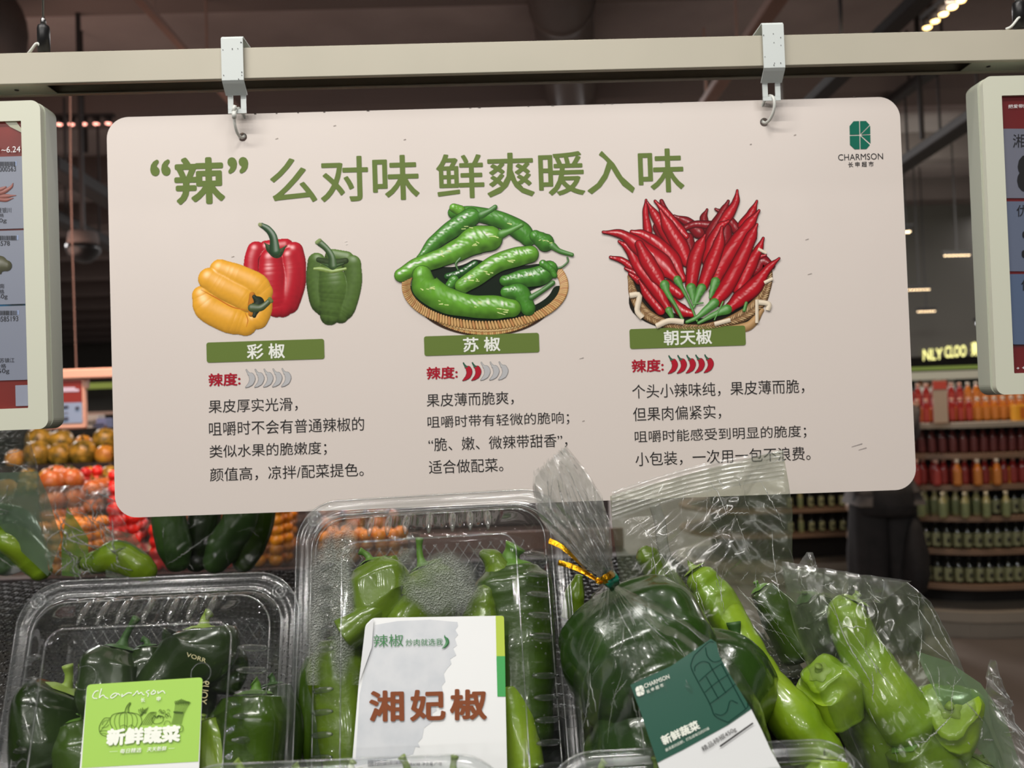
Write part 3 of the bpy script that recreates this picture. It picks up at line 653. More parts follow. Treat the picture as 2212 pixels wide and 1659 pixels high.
# rail with its own price screen over the fruit
Yr = 2.9
c = P(170, 808, Yr); t = thing('rail', 'salmon coloured horizontal rail over the fruit stand, left of the sign', 'rail', c)
MB().box((c.x - .1, Yr, c.z), (2.4, .05, .032), None, .004).build('rail_beam', salmon, t)
for px in (165,): MB().tube([P(px, 800, Yr), P(px - 8, 560, Yr), P(px - 12, 400, Yr), P(px - 13, 200, Yr)], .0026, 6).build('suspension_wire', mat('pinkish_wire', (104, 84, 76), .7), t)
for px in (180, 420): MB().box((P(px, 800, Yr).x, Yr + .01, P(px, 822, Yr).z), (.02, .02, .05)).build('bracket', salmon, t)
pls = Plane((0, Yr - .012, 0), (0, -1, 0)); q0 = P(96, 812, Yr); q1 = P(186, 926, Yr)
t = thing('price_screen', 'small price screen in a salmon frame hanging over the fruit, right of the left screen', 'screen', ((q0.x + q1.x) / 2, Yr, q1.z))
MB().box(((q0.x + q1.x) / 2, Yr + .004, (q0.z + q1.z) / 2), (q1.x - q0.x, .03, q0.z - q1.z), None, .006).build('frame', salmon, t)
a = Art(lambda x, y: (x, y), pls, .001, 5e-4)
a.stroke([(110, 851), (177, 849)], 28, (120, 48, 44), flat=True, cap=(0, 0), n=3, m=3); a.stroke([(111, 893), (178, 891)], 22, (122, 144, 170), flat=True, cap=(0, 0), n=3, m=3)
for x, y, l in ((120, 840, 40), (124, 844, 44)): a.stroke([(x, y), (x + l, y - 1)], 3, (176, 170, 190), flat=True, n=3, m=3)
for x, y, l in ((129, 881, 3), (137, 880, 8), (129, 906, 3), (137, 905, 8), (165, 882, 3), (128, 893, 18)): a.stroke([(x, y), (x + l, y - 1)], 3.2 if l < 12 else 1, (60, 66, 80), flat=True, n=3, m=3)
a.build('display', M['screen'], t)
t = thing('dark_shelf', 'long dark shelf edge under the small salmon framed screen', 'shelf', P(150, 940, 3.9))
qa = P(20, 940, 3.9); MB().box((qa.x + .4, 3.9, P(170, 936, 3.9).z), (1.1, .2, .045), None, .008).build('board', M['dark'], t); MB().box((qa.x + .4, 3.95, .55), (1.0, .08, 1.2)).build('support', isl_m, t)
rnd2 = random.Random(3)
for k, (px, wd, hh, cl, nm) in enumerate(((202, .035, .06, (190, 190, 184), 'white'), (222, .03, .045, (130, 144, 190), 'blue'), (60, .05, .05, (160, 150, 150), 'grey'), (90, .04, .04, (176, 110, 96), 'red'))):
    q = P(px, 931, 3.86); t = thing('carton', 'small blurred %s carton on the dark shelf left of the sign' % nm, 'carton', q)
    MB().box(q + Vector((0, 0, hh / 2 + .01)), (wd * 2, .08, hh), None, .004).build('carton_box', mat(nm + '_card', cl, .5), t); MB().box(q + Vector((0, -.041, hh * .6)), (wd * 1.6, .003, hh * .3)).build('band', mat(nm + '_band', [x * .6 for x in cl], .5), t)
q0 = P(185, 862, 9.0); t = thing('dark_board', 'dark board with a green strip far behind, between the small screen and the sign', 'board', (q0.x, 9, 0))
MB().box((q0.x - .5, 9, P(200, 865, 9).z), (3.4, .1, .32)).build('panel', mat('dark_green_panel_far', (24, 26, 20), .6), t)
MB().box((q0.x - .1, 8.93, P(210, 834, 9).z), (1.0, .05, .06)).build('green_strip', mat('strip_green', (150, 166, 76), .6, emit=.2), t)
MB().box((q0.x - .5, 8.93, P(210, 893, 9).z), (3.4, .06, .03)).build('ledge', salmon, t)
for sx in (-1.9, 1.0): MB().box((q0.x + sx, 9.02, P(200, 865, 9).z / 2), (.08, .06, P(200, 865, 9).z)).build('post', isl_m, t)

# ---------------------------------------------------------------- the near vegetable stand: woven black mat on a dark body
ZM = 1.272; MX0, MX1, MY0, MY1 = -.86, .25, .64, 1.27
sd = thing('vegetable_stand', 'black vegetable stand carrying the woven mat', 'stand', (-.3, .9, 0))
MB().box(((MX0 + MX1) / 2, (MY0 + MY1) / 2 + .01, ZM / 2 - .012), (MX1 - MX0, MY1 - MY0 - .02, ZM - .024), None, .01).build('stand_body', mat('stand_black', (20, 20, 21), .5), sd)
MB().box(((MX0 + MX1) / 2, .40, 1.09), (MX1 - MX0 + .1, .52, .02), None, .004).build('lower_shelf', mat('lower_shelf_black', (18, 18, 19), .5), sd)
MB().box(((MX0 + MX1) / 2, .14, 1.12), (MX1 - MX0 + .1, .02, .08), None, .004).build('front_lip', mat('lip_black', (18, 18, 19), .5), sd)
for x in (-.75, .15): MB().box((x, .40, .54), (.06, .06, 1.08)).build('leg', M['dark'], sd)
mm = mat('woven_black_plastic', (30, 30, 31), .42, vary=(44, 42, 38), scale=60, spec=.35)
def weave(name, org, ux, uy, un, nu, nv, pu, pv, hw, amp, hidden=None):
    """over-and-under strands: warp along uy, weft along ux"""
    V, F = [], []
    def strand(base, d, side, n, pitch, ph, wd):
        k = len(V)
        for i in range(n * 2 + 1):
            h = amp * math.cos(math.pi * (i * .5) + ph)
            c_ = base + d * (i * .5 * pitch) + un * h
            V.extend((c_ - side * wd, c_ + un * wd * .35, c_ + side * wd))
        for i in range(n * 2):
            a = k + i * 3; F.extend(((a, a + 1, a + 4, a + 3), (a + 1, a + 2, a + 5, a + 4)))
    for i in range(nu): strand(org + ux * ((i + .5) * pu), uy, ux, nv, pv, math.pi * (i % 2), hw[0])
    for j in range(nv): strand(org + uy * (j * pv), ux, uy, nu, pu, math.pi * (j % 2) + math.pi * .5 + math.pi / 2, hw[1])
    return V, F
mt = thing('woven_mat', 'black woven plastic mat covering the stand behind the clear boxes', 'mat', (-.3, .9, ZM))
pu, pv = .0052, .0060
V, F = weave('m', Vector((MX0, MY0, ZM + .002)), Vector((1, 0, 0)), Vector((0, 1, 0)), Vector((0, 0, 1)), int((MX1 - MX0) / pu), int((MY1 - MY0) / pv), pu, pv, (.0021, .0024), .0011)
# diagonal undulation of the twill ribs
for q in V: q.z += .0022 * math.sin((q.x * .55 + q.y) * 2 * math.pi / .024) + .003 * noise.noise(q * 6)
obj('weave', V, F, mm, mt, True, kind='stuff')
V, F = weave('f', Vector((MX0, MY0 - .006, 1.10)), Vector((1, 0, 0)), Vector((0, 0, 1)), Vector((0, -1, 0)), int((MX1 - MX0) / .012), 14, .012, .012, (.0052, .0052), .0022)
obj('coarse_front_weave', V, F, mm, mt, True, kind='stuff')
# ---------------------------------------------------------------- rail over the sign
RY0, RY1 = .812, .846          # front and back face of the rail
za, zb = P(1106, 89, RY0).z, P(1106, 156, RY0).z
rl = thing('rail', 'pale grey-green steel rail across the top that carries the sign and both screens', 'rail', (0, (RY0 + RY1) / 2, zb))
# slope of the rail seen in the photo is kept by a slight tilt of its ends
def railp(px, top): return P(px, (115 if top else 183) - (52 if top else 51) * px / 2212, RY0)
a0, a1 = railp(-420, 1), railp(2640, 1); b0 = railp(-420, 0)
ux = (a1 - a0).normalized(); uz = ux.cross(Vector((0, -1, 0))) * -1
uz = Vector((0, 0, 1)) - ux * ux.z; uz.normalize(); hgt = (a0 - b0).dot(uz); Lr = (a1 - a0).length; uy = Vector((0, 1, 0)); rd = RY1 - RY0
def rbox(mb, x, y, z, dx, dy, dz, bev=.0006): mb.box(a0 + ux * (x + dx / 2) + uy * (y + dy / 2) - uz * (z + dz / 2), (dx, dy, dz), (ux, uy, uz), bev)
m_ = MB(); rbox(m_, 0, 0, 0, Lr, .0016, hgt); m_.build('front_web', M['rail'], rl)
m_ = MB(); rbox(m_, 0, .0016, 0, Lr, rd - .0032, .0016); m_.build('top_web', M['rail'], rl)
m_ = MB(); rbox(m_, 0, rd - .0016, 0, Lr, .0016, hgt); m_.build('back_web', M['rail'], rl)
m_ = MB(); rbox(m_, 0, .0016, hgt - .0014, Lr, .004, .0014, .0004); m_.build('inner_lip', M['rail'], rl)
m_ = MB(); rbox(m_, 0, rd - .0058, hgt - .0014, Lr, .0042, .0014, .0004); m_.build('inner_lip', M['rail'], rl)
def railx(px): return (P(px, 150, RY0) - a0).dot(ux)
for pxa, pxb in ((-420, 90), (2110, 2640)):
    xa_, xb_ = railx(pxa), railx(pxb); m_ = MB(); rbox(m_, xa_, .002, hgt - .0022, xb_ - xa_, rd - .004, .0012, .0004); pt = m_.build('closing_plate', M['frame_side'], rl)
    for f in (.85 if pxa < 0 else .09,):
        q = a0 + ux * (xa_ + (xb_ - xa_) * f) + uy * rd * .5 - uz * (hgt - .0006); MB().lathe([(.0014, -.0006), (.0022, 0)], q, 10).build('screw', M['dark'], pt, True)
# cable grips above the rail
for k, px in enumerate((95, 2202)):
    q = P(px, 112 if k == 0 else 60, .829); t = thing('cable_grip', ('black cable grip with a steel wire on the rail above the left screen', 'black cable grip at the upper right corner of the photo on the rail')[k], 'cable grip', q)
    MB().lathe([(.0055, 0), (.0056, .022), (.0050, .0245), (.0030, .0255)], q, 16).build('grip_body', M['dark'], t, True)
    MB().lathe([(.0028, .0255), (.0022, .031), (.0012, .033)], q, 12).build('ferrule', M['steel'], t, True)
    MB().tube([q + Vector((0, 0, .03)), q + Vector((0, .02, .9)), Vector((q.x, q.y + .05, ZC))], .0011, 8).build('steel_wire', M['steel'], t, True)
    qq, rr_ = spline([q + Vector((-.001, -.003, .008 if k else .003)), q + Vector((-.004, -.005, .007 if k else .006)), q + Vector((-.010, -.004, .000)), q + Vector((-.014, -.001, -.0015))], [.0013] * 4, 12)
    V, F = tube(qq, rr_, 8); obj('cable_tail', V, F, M['wire'], t)

# ---------------------------------------------------------------- the sign
SY = .832; plS = Plane((0, SY, 0), (0, -1, 0))
TL, TR, BL = plS.at(229, 254), plS.at(1939, 205.3), plS.at(247, 1116); BRr = plS.at(1981, 1057)
cen = (TL + BRr) / 2; sx_ = ((TR - TL) + (BRr - BL)).normalized(); sz_ = Vector((0, 0, 1)) - sx_ * sx_.z; sz_.normalize()
SW = ((TR - TL).dot(sx_) + (BRr - BL).dot(sx_)) / 2; SH = ((TL - BL).dot(sz_) + (TR - BRr).dot(sz_)) / 2
org = cen - sx_ * SW / 2 - sz_ * SH / 2
def sloc(px, py): q = plS.at(px, py) - org; return q.dot(sx_), q.dot(sz_)
holes = [sloc(524, 296), sloc(1651, 264)]
sg = thing('hanging_sign', 'large white board about chilli peppers hanging by two rings from the rail', 'sign', org + sx_ * SW / 2)
spl = [rrect(SW, SH, .0205, 10)] + [[(hx + .0042 * math.cos(-2 * math.pi * k / 20), hz + .0042 * math.sin(-2 * math.pi * k / 20)) for k in range(20)] for hx, hz in holes]
V, F = curve_mesh(spl, .0025)
obj('board', [org + sx_ * v.x + sz_ * v.y + Vector((0, .0025 - v.z, 0)) for v in V], F, M['sign'], sg, False)
def stext(s_, x0, x1, yt, yb, m_, name='printed_text', weight=0., spacing=1.):
    O = plS.at(x0, yb); X = (plS.at(x1, yb - .0315 * (x1 - x0)) - O).dot(sx_); Z = (plS.at(x0, yt) - O).dot(sz_)
    V, F = text_mesh(s_, weight, spacing); a_ = min(v.x for v in V); b_ = max(v.x for v in V); c_ = min(v.y for v in V); d_ = max(v.y for v in V)
    return obj(name, [O + sx_ * ((v.x - a_) / (b_ - a_) * X) + sz_ * ((v.y - c_) / (d_ - c_) * Z) + Vector((0, (-.0003 if m_ is not M['white_ink'] else -.0006) - v.z, 0)) for v in V], F, m_, sg, False)
G = M['green_ink']
def rot(x, y, x0, y0): return y0 - .0315 * (x - x0)
stext('“', 325, 369, 345, 381, G, 'title_text', .03); stext('辣', 378, 487, 341, 443, G, 'title_text', .028); stext('”', 492, 537, 340, 376, G, 'title_text', .03)
stext('么对味', 585, 907, 342, 440, G, 'title_text', .014); stext('鲜爽暖入味', 944, 1479, 334, 430, G, 'title_text', .014)
def sbar(x0, x1, yt, yb):
    O = plS.at(x0, yb); w_ = (plS.at(x1, yb) - O).dot(sx_); h_ = (plS.at(x0, yt) - O).dot(sz_)
    V, F = curve_mesh([rrect(w_, h_, .0022, 5)]); obj('green_bar', [O + sx_ * v.x + sz_ * v.y + Vector((0, -.00045, 0)) for v in V], F, G, sg, False)
sbar(447, 701.5, 740, 783.5); sbar(917, 1165.7, 726.6, 769); sbar(1360.8, 1611.4, 711, 754)
Wm = M['white_ink']
stext('彩 椒', 534, 616, 743.5, 776.5, Wm, 'bar_text', .02); stext('苏 椒', 1001, 1081, 729.5, 761, Wm, 'bar_text', .02); stext('朝天椒', 1434, 1538, 714, 746.6, Wm, 'bar_text', .02)
Rm = M['red_ink']
stext('辣度:', 451, 520, 807, 835, Rm, 'heat_text', .025); stext('辣度:', 922, 989, 793, 820, Rm, 'heat_text', .025); stext('辣度:', 1365, 1434, 777, 805, Rm, 'heat_text', .025)
K = M['black_ink']; wt = -.006
for s_, x0, x1, yt, yb in (('果皮厚实光滑，', 451, 643.4, 864, 893.5), ('咀嚼时不会有普通辣椒的', 452, 787, 911.5, 942), ('类似水果的脆嫩度；', 453, 706, 961.5, 991.5), ('颜值高，凉拌/配菜提色。', 454, 786, 1011, 1041),
                           ('果皮薄而脆爽，', 922, 1110, 850.5, 880), ('咀嚼时带有轻微的脆响；', 924, 1230, 899, 927), ('“脆、嫩、微辣带甜香”，', 926, 1226, 946, 976), ('适合做配菜。', 927, 1087.4, 994.5, 1024),
                           ('个头小辣味纯，果皮薄而脆，', 1366, 1737.6, 831, 862), ('但果肉偏紧实，', 1368, 1558, 880, 911), ('咀嚼时能感受到明显的脆度；', 1371.6, 1742, 930.5, 958.5), ('小包装，一次用一包不浪费。', 1373, 1751, 977, 1008)):
    stext(s_, x0, x1, yt, yb, K, 'body_text', wt)
stext('CHARMSON', 1810.5, 1907.5, 333.5, 347, K, 'logo_text', -.004); stext('长 申 超 市', 1832, 1887, 350, 361.5, K, 'logo_text', .01)
# octagonal emblem, cut by pale lines
def quad_emblem(pl, f, m, parent, off=.0004, g=.02):
    """f maps (0..1, 0..1) to photo pixels; seven green facets around a K-like fan of thin gaps"""
    A = {'tl': [(0, .17), (.2, 0), (.47, 0), (.47, .48), (0, .48)], 'bl': [(0, .52), (.47, .52), (.47, 1), (.22, 1), (0, .84)],
         't': [(.51, 0), (.8, 0), (.97, .14), (.51, .47)], 'r1': [(.99, .17), (1, .2), (1, .47), (.55, .48)], 'r2': [(.55, .51), (1, .505), (1, .81)], 'b': [(.51, .53), (.97, .86), (.8, 1), (.51, 1)]}
    for k, poly in A.items():
        flat_poly(pl, [f(x, y) for x, y in poly], m, parent, off, 'emblem_facet')
quad_emblem(plS, lambda x, y: (1835 + 44.5 * x + 1.2 * y, 262 + 60.5 * y - 1.0 * x), M['teal_ink'], sg)
# little heat scale of five chillies under each heading
ic = Art(lambda x, y: (x, y), plS, .0004)
def chili_icon(x, y, on):
    body = [(8, 10), (12.5, 13), (15.5, 20), (13, 29), (7, 35), (1.5, 38.5)]; rr_ = [2.5, 5.6, 6.0, 5.0, 3.0, .8]
    c1 = (176, 30, 48) if on else (186, 186, 188); c2 = (26, 104, 78) if on else (190, 190, 190); ol = (60, 30, 34) if on else (92, 92, 94)
    f = lambda q: [(x + a, y + b - .03 * a) for a, b in q]
    ic.stroke(f([(2.6, .8), (4.5, 4.5), (8, 9)]), [1.5, 1.7, 2.6], ol, n=8, m=3, flat=True); ic.stroke(f(body), [r_ + .7 for r_ in rr_], ol, n=18, m=3, flat=True)
    ic.stroke(f([(2.6, .8), (4.5, 4.5), (8, 9)]), [.9, 1.1, 2.0], c2, n=8, m=3, flat=True); ic.stroke(f(body), rr_, c1, n=18, m=3, flat=True); ic.stroke(f([(6.4, 9.6), (10.8, 9.4)]), [1.3, 1.3], c2, n=4, m=3, flat=True)
for x0, y0, n_on in ((529.5, 798, 0), (998.5, 783.3, 2), (1442.5, 768, 5)):
    for k in range(5):
        ic = Art(lambda x, y: (x, y), plS, .0004); chili_icon(x0 + 19.4 * k, y0 - .5 * k, k < n_on); ic.build('heat_scale_chilli', M['art'], sg)
# scuffs
sc_ = Art(lambda x, y: (x, y), plS, .00035)
for x, y, l, c_ in ((1740, 518, 6, (170, 160, 154)), (1745, 593, 8, (176, 166, 160)), (745, 522, 4, (236, 230, 224)), (747, 528, 3, (240, 236, 230)), (1252, 775, 8, (176, 168, 162)), (1840, 965, 22, (160, 152, 150)), (1855, 972, 16, (165, 156, 154)), (595, 300, 5, (190, 180, 172)), (500, 555, 5, (190, 180, 170)), (872, 302, 4, (160, 150, 144)), (1258, 910, 4, (160, 150, 144)), (1470, 775, 3, (150, 140, 136)), (720, 272, 5, (188, 180, 172)), (1620, 312, 3, (150, 140, 134)), (1715, 292, 4, (170, 160, 152))):
    sc_.stroke([(x, y), (x + l, y - l * .3)], [.5, .9, .4][:2], c_, n=4, m=3, flat=True)
for i in range(46):
    x = random.Random(i).uniform(250, 1900); y = 254 - .0283 * (x - 229) + .8
    if i % 3 == 0: sc_.stroke([(x, y), (x + random.Random(i * 7).uniform(1, 6), y)], .8, (70, 62, 58), n=3, m=3, flat=True)
sc_.build('scuff_marks', M['art'], sg)

# printed bell peppers ------------------------------------------------
f1 = lambda X, Y: (380 + X / 4.609, 420 + Y / 4.609)
A1 = Art(f1, plS, .0004)
Rd, Gr, Ye, Sg = (196, 24, 44), (104, 134, 56), (238, 178, 56), (62, 84, 48)
A1.blob([([(800, 560), (770, 680), (780, 900), (880, 1090)], [96, 96, 100, 100], -20), ([(900, 540), (1090, 520)], [84, 84], -30), ([(1180, 560), (1205, 700), (1190, 900), (1120, 1080)], [90, 92, 100, 110], -6),
        ([(950, 650), (960, 820), (980, 1000), (1000, 1120)], [118, 140, 130, 104], 30), ([(1130, 620), (1150, 800), (1110, 1000), (1060, 1120)], [92, 104, 110, 104], 22)], Rd, k=12, lit=(-.35, -.5, .7), spec=.9, pw=46)
A1.stroke([(1112, 690), (1116, 850), (1100, 960)], [2, 5, 2], (226, 96, 98), flat=True); A1.stroke([(820, 760), (824, 650), (846, 606)], [3, 6, 3], (120, 12, 26), flat=True)
A1.stroke([(880, 480), (940, 545), (1010, 590), (1100, 510)], [4, 40, 46, 6], Sg, spec=.1, nz=.6, nsc=.1, lit=(0, -.7, .5))
A1.stroke([(842, 300), (920, 350), (970, 430), (985, 560)], [24, 34, 40, 52], (44, 82, 48), spec=.5, lit=(.4, -.4, .7), cap=(0, 1)); A1.stroke([(836, 300), (842, 304)], [19, 19], (150, 160, 110), spec=0, n=4)
A1.blob([([(1400, 670), (1385, 850), (1420, 1060), (1470, 1130)], [92, 92, 92, 84], -10), ([(1560, 620), (1690, 650)], [80, 88], -34), ([(1755, 690), (1760, 880), (1700, 1110), (1640, 1200)], [90, 94, 96, 84], 0),
        ([(1540, 760), (1560, 920), (1545, 1100), (1530, 1205)], [120, 146, 122, 98], 24)], (88, 118, 52), k=12, lit=(.15, -.75, .55), spec=.35, pw=24, amb=.30, dif=.9, nz=.12)
A1.stroke([(1420, 650), (1560, 686), (1690, 660)], [26, 46, 30], (50, 68, 34), spec=.05, amb=.45, nz=.3, nsc=.05)
A1.stroke([(1380, 740), (1450, 742), (1560, 764), (1690, 740)], [14, 22, 22, 14], (140, 166, 84), spec=.6, nz=.2); A1.stroke([(1460, 690), (1560, 716), (1670, 686)], [5, 24, 5], (62, 92, 46), nz=.6, nsc=.1, spec=.1)
A1.stroke([(1420, 470), (1500, 540), (1550, 620), (1560, 710)], [34, 30, 34, 42], (66, 96, 52), spec=.4, lit=(.4, -.4, .7), cap=(0, 1)); A1.stroke([(1405, 478), (1432, 458)], [20, 20], (136, 156, 100), n=4, spec=0)
A1.blob([([(260, 1010), (330, 1130), (520, 1230), (690, 1290)], [104, 146, 148, 118], -10), ([(850, 1040), (850, 1140), (810, 1230)], [108, 110, 112], -16), ([(440, 750), (620, 820), (790, 900), (862, 970)], [108, 124, 128, 106], 0),
        ([(330, 840), (480, 930), (640, 1010), (700, 1060)], [112, 124, 124, 110], 26)], (240, 174, 52), k=12, lit=(-.3, -.6, .75), spec=.6, pw=30, amb=.5, dif=.6)
A1.stroke([(250, 950), (400, 1030), (560, 1120), (690, 1150)], [2, 6, 6, 3], (200, 112, 34), flat=True); A1.stroke([(690, 1180), (716, 1250), (700, 1320)], [3, 5, 2], (200, 120, 36), flat=True)
A1.stroke([(760, 1000), (760, 1100), (750, 1190)], [30, 44, 30], (196, 122, 38), spec=.0, amb=.4)
A1.stroke([(780, 1020), (820, 1080), (780, 1210)], [22, 62, 20], (34, 46, 30), nz=.7, nsc=.08, spec=.1); A1.stroke([(760, 1130), (840, 1130), (900, 1090), (938, 1050)], [44, 34, 28, 24], (74, 92, 56), spec=.4, cap=(1, 0)); A1.stroke([(934, 1042), (950, 1062)], [20, 20], (112, 124, 70), n=4, spec=0)
A1.build('bell_pepper_picture', M['art'], sg)
# printed basket of green peppers -------------------------------------
f2 = lambda X, Y: (820 + X / 4.365, 400 + Y / 4.365)
A2 = Art(f2, plS, .0004)
cane = (206, 160, 98); cdk = (60, 40, 26); g1, g2, g3 = (104, 168, 48), (74, 142, 44), (40, 98, 36)
def epnt(cx, cy_, rx, ry, a): return cx + rx * math.cos(R(a)), cy_ + ry * math.sin(R(a))
A2.stroke([epnt(995, 950, 700, 330, a) for a in range(10, 171, 10)], [60] * 17, (20, 34, 18), flat=True, n=40)
A2.stroke([(500, 850), (900, 980), (1500, 850)], [100, 280, 110], (16, 30, 18), flat=True)
A2.stroke([epnt(995, 990, 660, 400, a) for a in range(24, 157, 11)], [34] * 13, cdk, flat=True, n=40)
for k in range(76):
    a = 26 + k * 1.72; x, y = epnt(995, 985, 690, 352, a); x2, y2 = epnt(995, 985, 640, 425, a)
    A2.stroke([(x, y), (x2 + 8, y2)], [12, 11], (214, 172, 108) if k % 3 else (186, 128, 70), n=5, m=5, spec=.25, cap=(0, 0))
for k in range(44):
    a = 30 + k * 2.75; x, y = epnt(995, 985, 664, 392, a); A2.stroke([(x - 14, y), (x + 16, y - 3)], [9, 9], (222, 184, 124), n=4, m=5, cap=(0, 0), spec=.2)
for k in range(96):
    a = -24 + k * 2.35; x, y = epnt(995, 950, 745, 372, a)
    if 200 < a or a < -22: continue
    tx, ty = -745 * math.sin(R(a)), 372 * math.cos(R(a)); l = math.hypot(tx, ty); nx, ny = -ty / l, tx / l; s_ = 30
    A2.stroke([(x - nx * s_ - 9 * tx / l, y - ny * s_ - 9 * ty / l), (x, y), (x + nx * s_ + 9 * tx / l, y + ny * s_ + 9 * ty / l)], [13, 17, 12], (210, 164, 100) if k % 4 else (196, 138, 78), n=7, m=5, cap=(1, 1), spec=.35, edge=.6)
def pep(pts, rr_, c_, **k): A2.stroke(pts, [r_ * 1.04 for r_ in rr_], (20, 52, 22), flat=True, n=40); A2.stroke(pts, rr_, c_, n=44, m=13, lit=(-.25, -.7, .6), amb=.42, dif=.78, nz=.22, nsc=.018, spec=.85, pw=34, streak=2.2, edge=.35, **k)
pep([(700, 260), (900, 270), (1150, 330), (1330, 430), (1400, 500)], [56, 68, 76, 90, 74], g2); pep([(700, 215), (760, 240)], [42, 50], g1)
pep([(1470, 480), (1560, 540)], [56, 84], g2); A2.stroke([(1630, 570), (1700, 620), (1815, 655)], [34, 22, 18], (70, 128, 48)); A2.stroke([(1770, 680), (1775, 720), (1720, 770), (1660, 785)], [9, 9, 10, 12], (60, 110, 44))
pep([(380, 690), (520, 540), (690, 410), (860, 300)], [34, 66, 82, 86], g2)
A2.stroke([(960, 280), (1040, 240), (1090, 205)], [36, 24, 22], (66, 124, 46), spec=.4)
pep([(640, 860), (760, 830), (900, 740)], [30, 36, 30], g3); pep([(700, 900), (640, 980)], [50, 40], g2)
pep([(1180, 900), (1350, 880), (1520, 850), (1600, 790)], [50, 84, 92, 78], g2); pep([(1540, 740), (1620, 800), (1650, 850)], [36, 30, 26], g2)
pep([(200, 850), (360, 760), (560, 690), (760, 600), (900, 520), (1040, 500)], [62, 76, 84, 104, 130, 118], g1)
A2.stroke([(1150, 460), (1230, 430), (1340, 375)], [40, 26, 20], (82, 144, 50), spec=.4); A2.stroke([(760, 690), (720, 740), (740, 800)], [12, 10, 8], (60, 110, 44))
pep([(780, 950), (920, 860), (1100, 740), (1280, 680), (1420, 650)], [72, 84, 86, 90, 80], g1)
pep([(1200, 1010), (1320, 1020), (1400, 1160)], [60, 90, 70], g2); A2.stroke([(1430, 1060), (1540, 990), (1635, 920)], [28, 22, 22], (64, 120, 46), spec=.4)
pep([(400, 850), (440, 960), (620, 1080), (860, 1140), (1080, 1150), (1250, 1160)], [92, 132, 124, 104, 110, 84], g1)
for k in range(50):
    rq = random.Random(k + 90); bx_, by_ = rq.choice(((420, 960), (600, 1100), (900, 1120), (1150, 1180), (620, 640), (900, 560), (1050, 480), (1000, 820), (1250, 690), (860, 880), (1420, 840), (780, 400), (1200, 330), (1540, 520)))
    x, y = bx_ + rq.uniform(-70, 70), by_ + rq.uniform(-30, 30); A2.stroke([(x, y), (x + rq.uniform(10, 46), y + rq.uniform(-6, 14))], [3, rq.uniform(3, 7)], (212, 230, 150), n=5, m=3, flat=True)
A2.build('green_pepper_basket_picture', M['art'], sg)
# printed basket of red chillies ---------------------------------------
f3 = lambda X, Y: (1280 + X / 4.366, 400 + Y / 4.366)
A3 = Art(f3, plS, .0004); rp = (196, 160, 112)
A3.stroke([(400, 900), (460, 1140), (760, 1290), (1100, 1310), (1420, 1200), (1600, 1000), (1600, 700)], [34, 100, 84, 60, 100, 60, 20], (30, 26, 18), flat=True, n=50)
rim = [(350, 860), (390, 1040), (480, 1190), (620, 1280), (800, 1330), (1000, 1340), (1200, 1310), (1400, 1240), (1560, 1120), (1640, 960), (1660, 800), (1590, 660), (1500, 590)]
A3.stroke(rim, [22, 44, 52, 46, 30, 26, 36, 56, 64, 46, 34, 26, 14], (150, 112, 72), n=60, spec=.1); A3.stroke([(1290, 1350), (1440, 1340), (1520, 1290), (1600, 1180)], [24, 44, 40, 20], (188, 148, 100), spec=.1)
q_, r_ = spline([Vector((x, y, 0)) for x, y in rim], [18, 40, 46, 40, 26, 22, 32, 50, 58, 42, 30, 22, 12], 96)
for k in range(1, 95):
    t_ = (q_[k + 1] - q_[k - 1]).normalized(); n_ = Vector((-t_.y, t_.x, 0))
    for s_ in (-.5, .5):
        c_ = q_[k] + n_ * r_[k] * s_; d_ = (t_ + n_ * (.9 if s_ > 0 else -.9)).normalized() * r_[k] * .5
        A3.stroke([(c_.x - d_.x, c_.y - d_.y), (c_.x, c_.y), (c_.x + d_.x, c_.y + d_.y)], [4, r_[k] * .24, 4], rp if k % 3 else (160, 120, 76), n=6, m=5, spec=.25, edge=.7)
def red(pts, rr_, c_=(196, 16, 34), sp=.5, green=None):
    A3.stroke(pts, [r_ + 5 for r_ in rr_], (70, 8, 16), flat=True, n=30); A3.stroke(pts, rr_, c_, n=40, m=11, lit=(.05, -.35, .9), amb=.46, dif=.50, spec=sp * 1.7, pw=80, nz=.14, nsc=.01, streak=.9, edge=.5)
dr = (150, 18, 32)
for pts, rr_ in (([(650, 150), (700, 260), (820, 420)], [16, 26, 40]), ([(770, 290), (900, 350), (1000, 440)], [10, 42, 60]), ([(1080, 230), (1050, 320), (1100, 440)], [8, 36, 40]), ([(820, 430), (960, 370), (1130, 380)], [20, 30, 40]),
                 ([(1160, 225), (1250, 280), (1360, 420)], [8, 34, 46]), ([(1280, 150), (1230, 250), (1120, 450), (1090, 600)], [10, 34, 56, 60]), ([(500, 560), (580, 560), (620, 600)], [40, 34, 14]), ([(900, 500), (920, 640)], [50, 60]), ([(1250, 420), (1240, 540)], [60, 80]), ([(1540, 500), (1500, 540), (1400, 700)], [8, 14, 40]),
                 ([(1690, 760), (1600, 720), (1550, 800)], [30, 60, 60]), ([(620, 400), (700, 520), (840, 700)], [50, 70, 60])): red(pts, rr_, dr, .3)
